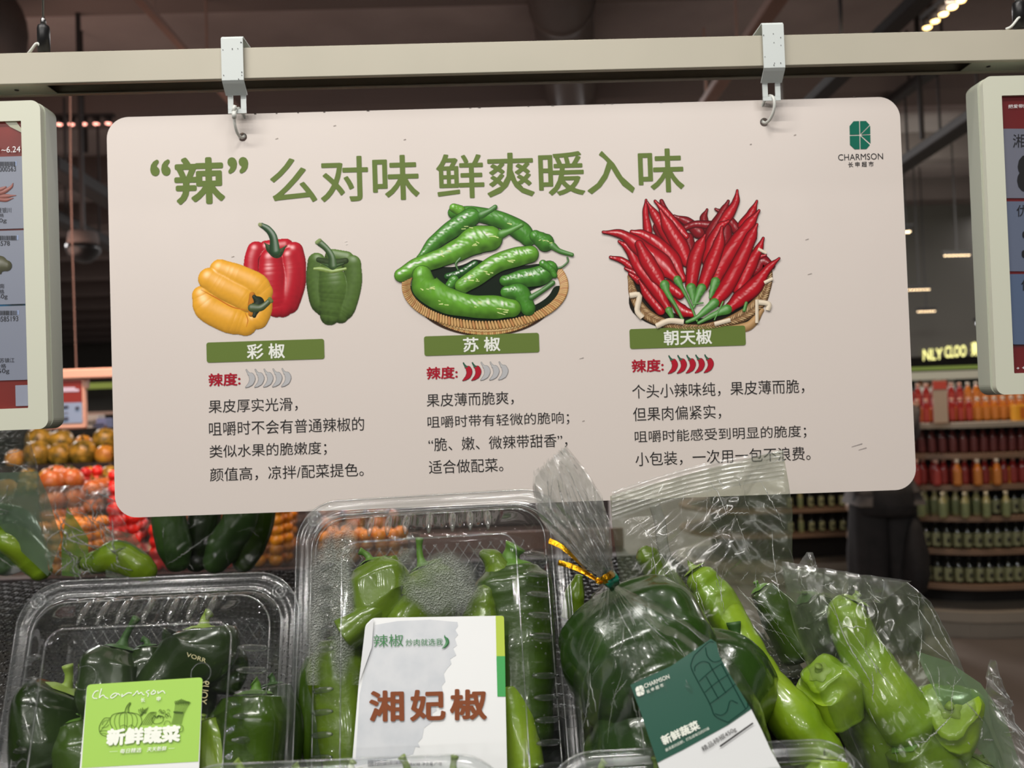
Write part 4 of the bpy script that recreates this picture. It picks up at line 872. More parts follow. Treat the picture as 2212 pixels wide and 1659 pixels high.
for pts, rr_ in (([(505, 140), (500, 260), (520, 430), (520, 560)], [8, 26, 40, 30]), ([(515, 160), (600, 300), (700, 460), (820, 600)], [8, 44, 60, 60]), ([(590, 150), (700, 270), (820, 420), (880, 480)], [10, 36, 48, 30]), ([(1365, 50), (1350, 160), (1280, 280), (1220, 360)], [8, 32, 50, 40]),
                 ([(170, 680), (280, 710), (390, 790)], [12, 26, 40]), ([(310, 785), (400, 830), (430, 860)], [10, 30, 26]), ([(350, 835), (440, 900)], [12, 36]), ([(1550, 150), (1500, 260), (1420, 380)], [8, 36, 50]), ([(1630, 660), (1560, 680), (1500, 720)], [10, 26, 40]),
                 ([(1610, 500), (1560, 620), (1480, 760), (1380, 980)], [10, 40, 66, 56]), ([(440, 900), (520, 1030), (640, 1180)], [10, 46, 44]), ([(700, 940), (820, 1030)], [50, 44]), ([(760, 1090), (840, 1180), (930, 1210)], [30, 56, 34]), ([(1120, 1000), (1200, 1100)], [20, 40]),
                 ([(640, 240), (720, 400), (830, 580), (890, 720)], [12, 62, 74, 50]), ([(1280, 340), (1200, 400), (1130, 560), (1100, 700)], [12, 40, 66, 70]), ([(1570, 240), (1470, 380), (1340, 560), (1200, 780), (1170, 880)], [10, 52, 68, 76, 52]),
                 ([(370, 440), (480, 470), (620, 560), (740, 700), (850, 880)], [16, 44, 62, 84, 34]), ([(1550, 370), (1490, 500), (1380, 740), (1260, 960), (1160, 1090)], [10, 52, 66, 72, 54]), ([(1060, 470), (1010, 580), (960, 720), (930, 940)], [10, 56, 66, 54]), ([(1220, 400), (1190, 560), (1120, 740), (1040, 950)], [12, 54, 66, 50]),
                 ([(250, 530), (340, 600), (440, 780), (600, 980), (710, 1160)], [10, 38, 52, 64, 36]), ([(100, 442), (280, 465), (440, 580), (640, 740), (790, 880)], [10, 40, 76, 100, 40]), ([(440, 560), (520, 720), (600, 850), (660, 940)], [40, 70, 66, 36]), ([(1760, 690), (1650, 790), (1520, 960), (1400, 1060), (1300, 1150)], [8, 36, 76, 72, 46])): red(pts, rr_)
for pts, rr_ in (([(680, 940), (710, 1020), (790, 1150), (850, 1270)], [46, 26, 16, 14]), ([(720, 1180), (750, 1240)], [34, 20]), ([(800, 890), (850, 980), (920, 1120), (985, 1280)], [38, 18, 12, 10]), ([(930, 970), (945, 1040), (950, 1110)], [48, 34, 12]), ([(1030, 970), (990, 1060), (955, 1150)], [44, 30, 12]),
                 ([(1160, 910), (1130, 1000), (1110, 1060)], [44, 28, 14]), ([(1150, 1110), (1080, 1170), (980, 1250), (890, 1290)], [46, 36, 20, 16]), ([(1270, 1170), (1150, 1220), (1000, 1300)], [46, 26, 14]), ([(1450, 1110), (1430, 1180)], [14, 16]), ([(1230, 1100), (1150, 1270)], [8, 6]), ([(950, 1120), (1040, 1110)], [8, 8])):
    A3.stroke(pts, rr_, (78, 142, 58), n=18, m=7, spec=.4, lit=(-.3, -.4, .8), nz=.3, nsc=.05)
for pts, w_ in (([(350, 1040), (440, 1040), (420, 1180), (470, 1250)], 26), ([(600, 1330), (720, 1280), (860, 1290)], 26), ([(1150, 1310), (1300, 1270)], 20), ([(1540, 1100), (1660, 1120), (1650, 1180)], 24), ([(1550, 1080), (1550, 1300)], 16), ([(1620, 920), (1700, 880)], 16), ([(1560, 600), (1640, 640)], 14)):
    A3.stroke(pts, w_, (216, 202, 180), n=12, m=7, spec=.15, amb=.6, cap=(0, 0))
A3.build('red_chilli_basket_picture', M['art'], sg)

# ---------------------------------------------------------------- hook straps and rings
def hook(k, px, side):
    """flat bent strap over the rail: front leg, dog-leg under the rail, eye plate; side = which way the upper edge runs back"""
    wd = .0200; q = P(px, 82 if k == 0 else 52, RY0 - .003); zt = q.z; x = q.x
    t = thing('hook_strap', ('white bent steel hook strap over the rail, above the left ring', 'white bent steel hook strap over the rail, above the right ring')[k], 'hook', (x, RY0, zt - .05))
    zr = P(px, 183 - 51 * px / 2212, RY0).z - .002
    prof = [(RY1 + .002, zt - .030), (RY1 + .002, zt - .001), (RY1, zt), (RY0 - .002, zt), (RY0 - .0035, zt - .0015), (RY0 - .0035, zr - .0005), (RY0 - .002, zr - .002), (RY0 + .007, zr - .010)]
    th = .0013
    def strip(pf, x0, x1, name):
        V = []; F = []; n = len(pf)
        for i in range(n):
            a_ = Vector((0, *pf[max(i - 1, 0)])); b_ = Vector((0, *pf[min(i + 1, n - 1)])); d_ = (b_ - a_).normalized(); nn = Vector((0, d_.z, -d_.y)) * th
            for xx in (x0, x1):
                p_ = Vector((xx, pf[i][0], pf[i][1])); V += [p_, p_ + nn]
        for i in range(n - 1):
            a_ = i * 4; F += [(a_, a_ + 4, a_ + 6, a_ + 2), (a_ + 1, a_ + 3, a_ + 7, a_ + 5), (a_, a_ + 1, a_ + 5, a_ + 4), (a_ + 2, a_ + 6, a_ + 7, a_ + 3)]
        F += [(0, 2, 3, 1), (n * 4 - 4, n * 4 - 3, n * 4 - 1, n * 4 - 2)]
        return obj(name, V, F, M['strap'], t, False)
    strip(prof, x, x + wd, 'strap')
    y2 = RY0 + .007; z2 = zr - .010
    for xa_, w_ in ((x + .0016, .0048), (x + wd - .0064, .0048)): strip([(y2, z2), (y2 + .001, z2 - .002), (y2 + .001, z2 - .014)], xa_, xa_ + w_, 'eye_leg')
    strip([(y2 + .001, z2 - .0135), (y2 + .001, z2 - .0175)], x + .0016, x + wd - .0016, 'eye_bar')
    cp = MB(); rq = random.Random(5 + k)
    for i in range(9):
        xx = x + wd * (rq.choice((.06, .93, .5, .8)) + rq.uniform(-.04, .04)); cp.box((xx, RY0 - .0052, rq.uniform(zr, zt - .004)), (.0006, .0003, rq.uniform(.0004, .0012)))
    cp.build('paint_chips', M['chip'], t, kind='stuff')
    return Vector((x + wd / 2, y2 + .001, z2 - .0155))
e0 = hook(0, 478, 1); e1 = hook(1, 1645, -1)
def ring(k, eye, hole, r_, tilt):
    h = org + sx_ * hole[0] + sz_ * hole[1] + Vector((0, .0012, 0)); e = eye + Vector((0, 0, .0028)); c = (h + e) / 2 + tilt
    ax = (e - h).normalized(); s_ = (tilt - ax * tilt.dot(ax)); rr_ = (e - h).length / 2
    nrm = Vector((1, 0, 0)) * (-.28 if k == 0 else .42) + Vector((0, -1, 0)); u = ax; v_ = (nrm - u * nrm.dot(u)).normalized(); c = (h + e) / 2
    t = thing('ring', ('open white split ring through the left hole of the sign', 'closed white wire ring through the right hole of the sign')[k], 'ring', c)
    n = 44; g = 5 if k == 0 else 2
    pts = [c + u * (rr_ * math.cos(2 * math.pi * i / n)) + v_ * (rr_ * .70 * math.sin(2 * math.pi * i / n)) for i in range(n + 1)]
    V, F = tube(pts, .0014, 10, False); obj('ring_wire', V, F, M['wire'], t)
    if k == 0:
        cpt = pts[6]; MB().tube([cpt - Vector((0, .001, .003)), cpt + Vector((0, -.001, .003))], .0021, 10).build('clasp', M['wire'], t, True); MB().tube([cpt + Vector((-.001, 0, .003)), cpt + Vector((.0012, -.001, .009))], [.0018, .0016], 8).build('clasp_tongue', M['wire'], t, True)
ring(0, e0, holes[0], .02, Vector((0, -.006, 0))); ring(1, e1, holes[1], .02, Vector((0, -.006, 0)))

# ---------------------------------------------------------------- price screens left and right
def screen(k, tl, br_x, yb, label):
    pass
def framebox(t, O, ex, ez, w_, h_, y_, dep, m, name, r_=.010):
    V, F = curve_mesh([rrect(w_, h_, r_, 8)], dep / 2); obj(name, [O + ex * v.x + ez * v.y + Vector((0, y_ + dep / 2 - v.z, 0)) for v in V], F, m, t, False)
FY = .806; plD = Plane((0, FY, 0), (0, -1, 0))
def mk_screen(k, corner_in, w_, h_, label):
    """corner_in: inner upper corner seen in the photo"""
    q = plD.at(*corner_in); q2 = plD.at(corner_in[0] + (16 if k == 0 else 30), corner_in[1] + 690)
    ez = (q - plD.at(corner_in[0] + (23.5 if k == 0 else 24), corner_in[1] + 680)).normalized(); ez = (Vector((0, 0, 1)) * .7 + ez * .3).normalized(); ex = Vector((ez.z, 0, -ez.x))
    O = q - ez * h_ - (ex * w_ if k == 0 else Vector()); t = thing('price_screen', label, 'screen', O + ex * w_ / 2)
    framebox(t, O, ex, ez, w_, h_, FY - FY, 0, M['frame'], 'x') if False else None
    # rounded body: front bezel ring, sides, back
    O0 = O.copy(); O0.y = 0
    bz = .0175
    V, F = curve_mesh([rrect(w_, h_, .0085, 8), rrect(w_ - 2 * bz, h_ - 2 * bz - .003, .0006, 2, bz, bz + .002)[::-1]], .0035)
    o = obj('bezel', [O0 + ex * v.x + ez * v.y + Vector((0, FY + .0035 - v.z, 0)) for v in V], F, M['frame'], t, False)
    bv = o.modifiers.new('Bevel', 'BEVEL'); bv.width = .0012; bv.segments = 3; bv.limit_method = 'ANGLE'
    V, F = curve_mesh([rrect(w_ + .0030, h_ + .0000, .0095, 8, -.0015, 0)], .010); o = obj('back_shell', [O0 + ex * v.x + ez * v.y + Vector((0, FY + .0168 - v.z, 0)) for v in V], F, M['frame_side'], t, False)
    bv = o.modifiers.new('Bevel', 'BEVEL'); bv.width = .0015; bv.segments = 3; bv.limit_method = 'ANGLE'
    for f in (.3, .7): MB().box(O0 + ex * (w_ * f) + ez * (h_ + .008) + Vector((0, FY + .018, 0)), (.018, .006, .02), None, .001).build('bracket', M['frame_side'], t)
    return t, O0, ex, ez, bz
hS = .302
tsc, O0, ex, ez, bz = mk_screen(0, (86, 216), .215, .3005, 'left price screen with a red page, cut by the left edge of the photo')
plX = Plane((0, FY + .003, 0), (0, -1, 0))
def scr_flat(px, col, parent, off, name='card', em=.3):
    m_ = mat('screen_' + name, col, .28, emit=em); return flat_poly(plX, px, m_, parent, off, name)
V = [O0 + ex * x + ez * y + Vector((0, FY + .0035, 0)) for x, y in ((bz, bz), (.215 - bz, bz), (.215 - bz, .3005 - bz), (bz, .3005 - bz))]
def gradpanel(O0, ex, ez, w_, h_, bz, fcol, parent):
    V = []; F = []; C = []; nx, ny = 24, 60
    for j in range(ny + 1):
        for i in range(nx + 1):
            u, v_ = i / nx, j / ny; V.append(O0 + ex * (bz * .9 + u * (w_ - 1.8 * bz)) + ez * (bz * .9 + v_ * (h_ - 1.8 * bz)) + Vector((0, FY + .0035, 0))); C.append(lin(fcol(u, v_)))
    for j in range(ny):
        for i in range(nx): a_ = j * (nx + 1) + i; F.append((a_, a_ + 1, a_ + nx + 2, a_ + nx + 1))
    return obj('display', V, F, M['screen'], parent, False, C)
def leftcol(u, v_):
    n_ = noise.noise(Vector((u * 5, v_ * 5, 1))); c_ = [104 + 30 * n_, 40 + 8 * n_, 36 + 6 * n_]
    if .30 < v_ < .44: k_ = 1 - abs(v_ - .37) / .07; b_ = .5 + .5 * math.sin((v_ * 90 + u * 30)); c_ = [c_[0] * (1 - k_) + k_ * 30, c_[1] + k_ * 90 * b_, c_[2] + k_ * 150 * b_]
    return [max(8, x) for x in c_]
gradpanel(O0, ex, ez, .215, .3005, bz, leftcol, tsc)
cd = (112, 117, 130)
def rq_(x0, y0, x1, y1, sl=-.03, r_=5, vx=.023):
    o = []
    for cx, cy_, a0 in ((x1 - r_, y0 + r_, -90), (x1 - r_, y1 - r_, 0), (x0 + r_, y1 - r_, 90), (x0 + r_, y0 + r_, 180)):
        for k_ in range(4): a_ = R(a0 + 30 * k_); x = cx + r_ * math.cos(a_); y = cy_ + r_ * math.sin(a_); o.append((x + vx * (y - y0), y + sl * (x - x1)))
    return o
scr_flat([(2, 256), (30, 256), (48, 280), (69, 282), (69, 287), (50, 288), (22, 274)], (150, 150, 128), tsc, .0006, 'curl')
for y0, y1 in ((337, 493), (497, 656), (660, 820)): scr_flat(rq_(-60, y0, 56 + (y0 - 337) * .016, y1), cd, tsc, .0005)
scr_flat(rq_(33, 831, 78, 876, -.03, 1), (126, 130, 144), tsc, .0005, 'plain_patch')
ink = mat('screen_black', (20, 20, 24), .4)
bars = random.Random(2)
for (x0, x1, y0) in ((-10, 32, 349), (-10, 36, 509), (0, 37, 671)):
    flat_poly(plX, [(x1, y0 - 1), (x1 + 4, y0 - 1), (x1 + 4, y0 + 9), (x1, y0 + 9)], mat('pale_blue', (140, 156, 190), .4), tsc, .0007, 'barcode_ground')
    mb = MB(); x = x0
    while x < x1:
        w_ = bars.uniform(.6, 1.8); V = [plX.at(x, y0, .0009), plX.at(x + w_, y0, .0009), plX.at(x + w_, y0 + 10, .0009), plX.at(x, y0 + 10, .0009)]; mb.add(V, [(0, 1, 2, 3)]); x += w_ + bars.uniform(.6, 1.6)
    mb.build('barcode', ink, tsc)
sw = mat('screen_white_ink', (206, 206, 206), .4, emit=.3)
def stx(s_, x0, x1, yt, yb, m_, pr_, wt_=0.): lettering(s_, plX, (x0, yb), (x1, yb - .03 * (x1 - x0)), (x0, yt), m_, pr_, .0009, 'screen_text', wt_)
stx('1~6.24', -3, 44, 317, 330, sw, tsc); stx('0000563', -8, 34, 360, 371, ink, tsc); stx('6578', -6, 21, 521, 531, ink, tsc); stx('00585193', -12, 39, 684, 695, ink, tsc)
stx('夏银川', -6, 24, 449, 460, ink, tsc); stx('格', -1, 8, 461, 469, ink, tsc); stx('10g', -8, 14, 472, 483, ink, tsc); stx('南', -1, 9, 613, 623, ink, tsc); stx('格', -1, 9, 625, 635, ink, tsc); stx('250g', -14, 16, 636, 648, ink, tsc)
stx('江苏镇江', -12, 31, 774, 784, ink, tsc); stx('合格', -10, 13, 786, 796, ink, tsc); stx('250g', -14, 20, 797, 809, ink, tsc)
ar = Art(lambda x, y: (x, y), plX, .0008, 2e-5)
for pts, rr_ in (([(-12, 425), (10, 424), (34, 422)], [6, 5, 1]), ([(-8, 418), (8, 414), (24, 404), (28, 396)], [6, 5, 3, 1]), ([(-10, 412), (4, 408), (12, 404)], [5, 4, 2]), ([(-8, 430), (12, 432), (28, 428)], [4, 4, 1])): ar.stroke(pts, rr_, (124, 58, 44), n=10, m=5, spec=.3)
ar.build('chilli_photo', M['screen'], tsc); ar = Art(lambda x, y: (x, y), plX, .0008, 2e-5)
for pts, rr_ in (([(-20, 580), (0, 572), (14, 574)], [18, 20, 12]),): ar.stroke(pts, rr_, (66, 66, 40), n=10, m=7, spec=.3)
ar.build('aubergine_photo', M['screen'], tsc)
tsr, O0, ex, ez, bz = mk_screen(1, (2122, 165), .215, .298, 'right price screen with grey cards, cut by the right edge of the photo')
gradpanel(O0, ex, ez, .215, .298, bz, lambda u, v_: (92 + 10 * noise.noise(Vector((u * 4, v_ * 4, 0))) - (50 if (.1 < v_ < .36 and u < .1) else 0), 32, 34), tsr)
for k_, (y0, y1) in enumerate(((277, 428), (434, 586), (591, 744))): scr_flat(rq_(2161 + k_ * 8.5, y0 + 1, 2330, y1 + 0, 0, 5, .055), (98 - 12 * k_, 100 - 6 * k_, 112), tsr, .0005, 'card', .2)
stx('把爱带回家', 2178, 2232, 226, 234, sw, tsr); stx('湘妃', 2188, 2246, 290, 319, ink, tsr); stx('8', 2197, 2240, 334, 416, ink, tsr, .06); stx('优选', 2196, 2250, 443, 468, ink, tsr); stx('3', 2207, 2246, 497, 560, ink, tsr, .06); stx('伟选', 2206, 2262, 602, 628, ink, tsr)
for x, y in ((2180, 798), (2196, 797), (2208, 796)): stx('+', x, x + 6, y - 4, y + 1, sw, tsr)
# ---------------------------------------------------------------- peppers
def pep_mat(name, a, b, r_=.24): return mat(name, a, r_, coat=.55, vary=b, scale=22, bump=.25, bscale=120)
PM = dict(dark=pep_mat('dark_green_skin', (24, 40, 12), (38, 58, 18)), mid=pep_mat('green_skin', (78, 102, 16), (100, 126, 26)), deep=pep_mat('deep_green_skin', (44, 66, 14), (60, 86, 20)),
          light=pep_mat('yellow_green_skin', (108, 142, 20), (138, 166, 38), .3), bell=pep_mat('bell_green_skin', (30, 54, 16), (44, 72, 24), .22), far=pep_mat('matt_green_skin', (52, 82, 34), (66, 98, 42), .45))
SM = dict(dark=mat('dark_stem', (52, 86, 36), .5), light=mat('light_stem', (128, 152, 62), .5), mid=mat('green_stem', (86, 126, 40), .45))
def pepper(pts, rad, m, sm, label, seed=0, wr=.10, lobes=3, n=54, seg=26, stem=None, name='green_pepper', lobe=.07, squash=1., group=None, stemr=.12, cat='pepper', cal=.75, rings=0.):
    """pts: world points from the stem shoulder to the tip, rad: radius there"""
    pts = [Vector(p_) for p_ in pts]; q, rr_ = spline(pts, rad, n); sd = Vector((seed * 3.1, seed * 1.7, seed)); rm = max(rad); LR = sum((q[i + 1] - q[i]).length for i in range(n - 1)) / rm
    for i in range(n):      # shoulder and tip rounding
        t_ = i / (n - 1); rr_[i] *= min(1, math.sqrt(max(0, 1 - (1 - min(1, t_ / .07)) ** 2)) + .10) * (1 if t_ < .9 else math.sqrt(max(.0, 1 - ((t_ - .9) / .1) ** 2)) + .02)
    def dsp(t_, a_, p_):
        f = 1 + lobe * math.cos(lobes * a_ + seed + t_ * 2.2) * (1 - t_ * .4)
        d_ = Vector((math.cos(a_), math.sin(a_), 0)); z_ = t_ * LR
        f += wr * .9 * noise.noise(Vector((d_.x * 1.0, d_.y * 1.0, z_ * .26)) + sd) + wr * .30 * noise.noise(Vector((d_.x * 2.2, d_.y * 2.2, z_ * .9)) + sd) - wr * .55 * max(0, noise.noise(Vector((d_.x * 3.0, d_.y * 3.0, z_ * .22)) - sd))
        if rings: f -= rings * max(0, noise.noise(Vector((d_.x * .4, d_.y * .4, z_ * 1.6)) + sd))
        return max(.2, f)
    V, F = tube(q, rr_, seg, True, dsp)
    t = thing(name, label, cat, q[n // 2] - Vector((0, 0, rm)), group)
    obj('flesh', V, F, m, t)
    d0 = (pts[0] - pts[1]).normalized(); s0 = q[0]; sl = rm * (1.9 if stem is None else stem)
    if sl > 0:
        side = Vector((math.sin(seed * 2.3), -.5, math.cos(seed * 1.3))) * sl * .35
        sq, sr = spline([s0 - d0 * rm * .1, s0 + d0 * sl * .35, s0 + d0 * sl * .7 + side * .4, s0 + d0 * sl + side], [rm * stemr * 2.4, rm * stemr, rm * stemr * .85, rm * stemr * 1.15], 14)
        V, F = tube(sq, sr, 12); obj('stem', V, F, sm, t)
        V, F = [], []; sg_ = 20; T_ = d0; u = T_.orthogonal().normalized(); w_ = T_.cross(u)
        for i, (k_, h_) in enumerate(((.15, .10), (.45, .06), (.62, -.05))):
            for j in range(sg_):
                a_ = 2 * math.pi * j / sg_; kk = k_ * (1 + (.16 * math.cos(5 * a_) if i == 2 else 0)); V.append(s0 + (u * math.cos(a_) + w_ * math.sin(a_)) * rm * kk * cal + T_ * rm * (h_ * .7 + .03))
        for i in range(2): F += [(i * sg_ + j, i * sg_ + (j + 1) % sg_, (i + 1) * sg_ + (j + 1) % sg_, (i + 1) * sg_ + j) for j in range(sg_)]
        F.append(tuple(range(sg_))[::-1]); obj('calyx', V, F, sm, t)
    return t

# ---------------------------------------------------------------- clear hinged boxes
class Frame:
    def __init__(s, px, py, Y, lean, roll=0.):
        s.n = Vector((0, -math.cos(R(lean)), math.sin(R(lean)))); up = Vector((0, math.sin(R(lean)), math.cos(R(lean))))
        s.ux = (Vector((1, 0, 0)) * math.cos(R(roll)) + up * math.sin(R(roll))); s.uy = (up * math.cos(R(roll)) - Vector((1, 0, 0)) * math.sin(R(roll)))
        s.o = P(px, py, Y); s.pl = Plane(s.o, s.n)
    def at(s, px, py, h=0.): return s.pl.at(px, py, h)
    def w(s, u, v, h): return s.o + s.ux * u - s.uy * v + s.n * h      # u right, v down from the top middle
def ringpts(W_, H_, r_, per):
    """equally indexed points round a rounded rectangle centred on 0,0; per = (side_x, side_y, corner) counts"""
    o = []; a, b = W_ / 2 - r_, H_ / 2 - r_; nx, ny, nc = per
    for (cx, cy_, a0, dx, dy, nn) in ((a, b, 0, -1, 0, nx), (-a, b, 90, 0, -1, ny), (-a, -b, 180, 1, 0, nx), (a, -b, 270, 0, 1, ny)):
        for k in range(nc): t_ = R(a0 + 90 * k / nc); o.append((cx + r_ * math.cos(t_), cy_ + r_ * math.sin(t_), -1, 0, 0))
        L_ = 2 * a if nn == nx and dx else 2 * b; t_ = R(a0 + 90)
        for k in range(nn): o.append((cx + r_ * math.cos(t_) + dx * L_ * k / nn, cy_ + r_ * math.sin(t_) + dy * L_ * k / nn, 0 if dx else 1, L_ * k / nn, L_))
    return o
def clambox(fr, W_, H_, lid_h, tray_d, label, plate_in=.036, nrx=.0125, nry=.015):
    t = thing('clear_vegetable_box', label, 'box', fr.w(0, H_ / 2, 0)); cv = H_ / 2; per = (90, 110, 14); rc = .030
    def shell(prof, ribs, m, name, zs_=1, close=True, cap_m=None):
        V, F = [], []; N_ = 2 * (per[0] + per[1]) + 4 * per[2]
        for d, h, rb in prof:
            rad = max(.011, rc - d * .55)
            for (x, y, kind_, s_, L_) in ringpts(W_ - 2 * d, H_ - 2 * d, rad, per):
                hh = h; dd = 0.
                if rb and kind_ >= 0:
                    pitch = nrx if kind_ == 0 else nry; ph = (s_ - L_ / 2) / pitch; w_ = .5 + .5 * math.cos(2 * math.pi * ph); w_ = w_ ** 2.2
                    if .006 < s_ < L_ - .006 and abs(s_ - L_ / 2) < L_ * .44: hh += rb * ribs * w_
                V.append(fr.w(x, cv - y, zs_ * hh))
        for k in range(len(prof) - 1):
            F += [(k * N_ + j, k * N_ + (j + 1) % N_, (k + 1) * N_ + (j + 1) % N_, (k + 1) * N_ + j) for j in range(N_)]
        if close: F.append(tuple((len(prof) - 1) * N_ + j for j in range(N_)))
        return obj(name, V, F, m, t)
    pin = plate_in
    shell([(0, .0, 0), (.0002, -.002, 0), (.0004, .001, 0), (.003, .0012, 0), (.0045, .0030, 0), (.0060, .0012, 0), (.010, .0010, 0), (.0112, .0026, 0), (.0124, .0010, 0)], 0, FILM['flange'], 'lid_rim', 1, False)
    shell([(.0124, .001, 0), (.0132, .006, 0), (.0150, .0105, .3), (.0162, .0115, .8), (.018, .0130, 1), (.021, .0160, 1), (.024, .0195, 1), (.027, .0228, 1), (.030, .0258, 1), (.033, .0280, .5), (pin - .0015, lid_h, 0), (pin, lid_h + .0011, 0), (pin + .0012, lid_h + .0004, 0), (pin + .004, lid_h, 0)], .0048, FILM['lid'], 'lid', 1, True)
    shell([(.0006, -.0012, 0), (.004, -.0020, 0), (.0085, -.0014, 0), (.012, -.002, 0), (.0140, -.012, .6), (.0160, -.022, 1), (.0180, -.030, .8), (.021, -tray_d + .002, .2), (.026, -tray_d, 0)], -.002, FILM['tray'], 'tray', 1, False)
    for d_, h_, r_, rr2 in ((.0002, .001, .030, .0007), (.0115, .0022, .0245, .0006), (.0165, .0125, .022, .0007), (pin, lid_h + .0006, .0112, .0007)):
        q = [fr.w(x, cv - y, h_) for x, y, *_ in ringpts(W_ - 2 * d_, H_ - 2 * d_, r_, (30, 34, 10))]; V, F = tube(q + q[:1], rr2, 6, False); obj('rim_bead', V, F, FILM['bead'], t)
    for sx in (-1, 1):
        for k in range(13):
            v_ = .052 + k * .0138 + (.012 if k > 4 else 0)
            if v_ > H_ - .05: break
            pr_ = [fr.w(sx * (W_ / 2 - d_), v_, h_) for d_, h_ in ((.0165, .0120), (.0190, .0150), (.024, .0205), (.029, .0255), (.0325, .0278))]
            V, F = tube(pr_, [.0008, .0020, .0023, .0020, .0008], 8); obj('rib', V, F, FILM['bead'], t)
    for k in range(-4, 5):
        x = k * .0125 + (.004 if k > 0 else -.004 if k < 0 else 0)
        if abs(x) > W_ / 2 - .045: continue
        pr_ = [fr.w(x, d_, h_) for d_, h_ in ((.0165, .0120), (.0190, .0150), (.024, .0205), (.029, .0255), (.0335, .0280))]
        V, F = tube(pr_, [.0008, .0020, .0024, .0020, .0008], 8); obj('rib', V, F, FILM['bead'], t)
    V = [fr.w(x, cv - y, -tray_d) for x, y, *_ in ringpts(W_ - .052, H_ - .052, .016, per)]; obj('tray_floor', V, [tuple(range(len(V)))], FILM['traydia'], t, False)
    mb = MB(); a_, b_ = W_ / 2 - .030, H_ / 2 - .030; st_ = .0085      # raised diamond lattice of the tray floor
    for s_ in (-1, 1):
        for k in range(-60, 61):
            c0 = k * st_; seg_ = []
            for x in (-a_, a_):
                y = (x - c0) * 1.45 * s_
                if abs(y) <= b_: seg_.append((x, y))
            for y in (-b_, b_):
                x = y / (1.45 * s_) + c0
                if abs(x) < a_: seg_.append((x, y))
            if len(seg_) >= 2: mb.tube([fr.w(seg_[0][0], cv - seg_[0][1], -tray_d + .0006), fr.w(seg_[1][0], cv - seg_[1][1], -tray_d + .0006)], .00055, 4, False)
    mb.build('tray_lattice', FILM['flange'], t, True, 'stuff')
    for sx in (-1, 1):
        c_ = fr.w(sx * (W_ / 2 - .0135), .0135, .0035); n_ = 24
        for r_ in (.0046, .0024): 
            V, F = tube([c_ + (fr.ux * math.cos(2 * math.pi * k / n_) + fr.uy * math.sin(2 * math.pi * k / n_)) * r_ for k in range(n_ + 1)], .0009, 8, False); obj('snap_button', V, F, FILM['flange'], t)
    return t
def fogpatch(fr, px, h, parent, peak=.9, nu=46, nv=46, seed=1):
    """film of condensation: px = (x0, y0, x1, y1) photo pixels, denser in the middle"""
    V, F, C = [], [], []; x0, y0, x1, y1 = px
    for j in range(nv + 1):
        for i in range(nu + 1):
            u, v_ = i / nu, j / nv; V.append(fr.at(x0 + (x1 - x0) * u, y0 + (y1 - y0) * v_, h))
            e = 1 - min(1, math.hypot((u - .5) * 2, (v_ - .5) * 2)); k = max(0, min(1, (e * 1.6 + .9 * noise.noise(Vector((u * 4, v_ * 4, seed)))))); C.append((peak * k,) * 3)
    for j in range(nv):
        for i in range(nu): a_ = j * (nu + 1) + i; F.append((a_, a_ + 1, a_ + nu + 2, a_ + nu + 1))
    return obj('condensation', V, F, FILM['fog'], parent, True, C, 'stuff')
drop_m = mat('water_drop', (200, 210, 200), .05, coat=1.)
def drops(fr, px, h, parent, n_, seed):
    rq = random.Random(seed); mb = MB()
    for k in range(n_):
        q = fr.at(rq.uniform(px[0], px[2]), rq.uniform(px[1], px[3]), h); r_ = rq.uniform(.0003, .0008)
        V = [q + fr.ux * r_ * a_ + fr.uy * r_ * b_ for a_, b_ in ((1, 0), (.5, .87), (-.5, .87), (-1, 0), (-.5, -.87), (.5, -.87))] + [q + fr.n * r_ * .6]; mb.add(V, [(i, (i + 1) % 6, 6) for i in range(6)])
    mb.build('droplets', FILM['flange'], parent, True, 'stuff')

fA = Frame(352, 1246, .615, 20, .3); fB = Frame(930, 1070, .655, 20, 1.3)
fC = Frame(735, 1640, .485, 22, -.2); fD = Frame(1517, 1610, .520, 22, .5)
boxA = clambox(fA, .190, .235, .030, .034, 'clear ribbed box of dark green peppers with a lime green sticker, at the lower left')
boxB = clambox(fB, .196, .285, .030, .034, 'tall clear ribbed box of green peppers with a damp white sticker, in the middle', .038)
boxC = clambox(fC, .186, .16, .020, .03, 'clear box whose rim shows at the foot of the white stickered box')
boxD = clambox(fD, .190, .16, .020, .03, 'clear box whose rim shows at the bottom right, before the bagged bell peppers')
def fp(fr, *a): return [fr.at(x, y, h) for x, y, h in a]
lift = lambda fr, pts, h: [fr.at(x, y, h) for x, y in pts]
mm_ = .001
# box A: dark peppers
pepper(lift(fA, [(262, 1400), (248, 1440), (240, 1500), (246, 1560)], .004), [.012, .021, .021, .016], PM['dark'], SM['dark'], 'squat dark green pepper at the top of the left box, left of the middle', 1, .22, 4, lobe=.16, stem=.9)
pepper(lift(fA, [(318, 1398), (318, 1440), (322, 1500), (330, 1560)], -.002), [.011, .016, .017, .013], PM['dark'], SM['dark'], 'dark green wrinkled pepper beside the squat one at the top of the left box', 2, .22, 3, lobe=.14, stem=.5)
pepper(lift(fA, [(440, 1360), (436, 1400), (380, 1460), (330, 1530), (300, 1590)], .002), [.020, .026, .020, .018, .014], PM['dark'], SM['light'], 'large dark green pepper slanting from the upper right of the left box', 3, .16, 3, lobe=.1, stem=.6)
pepper(lift(fA, [(470, 1400), (486, 1440), (470, 1500)], -.012), [.012, .015, .012], PM['dark'], SM['dark'], 'small dark pepper under the round hole in the left box lid', 4, .16, stem=.4)
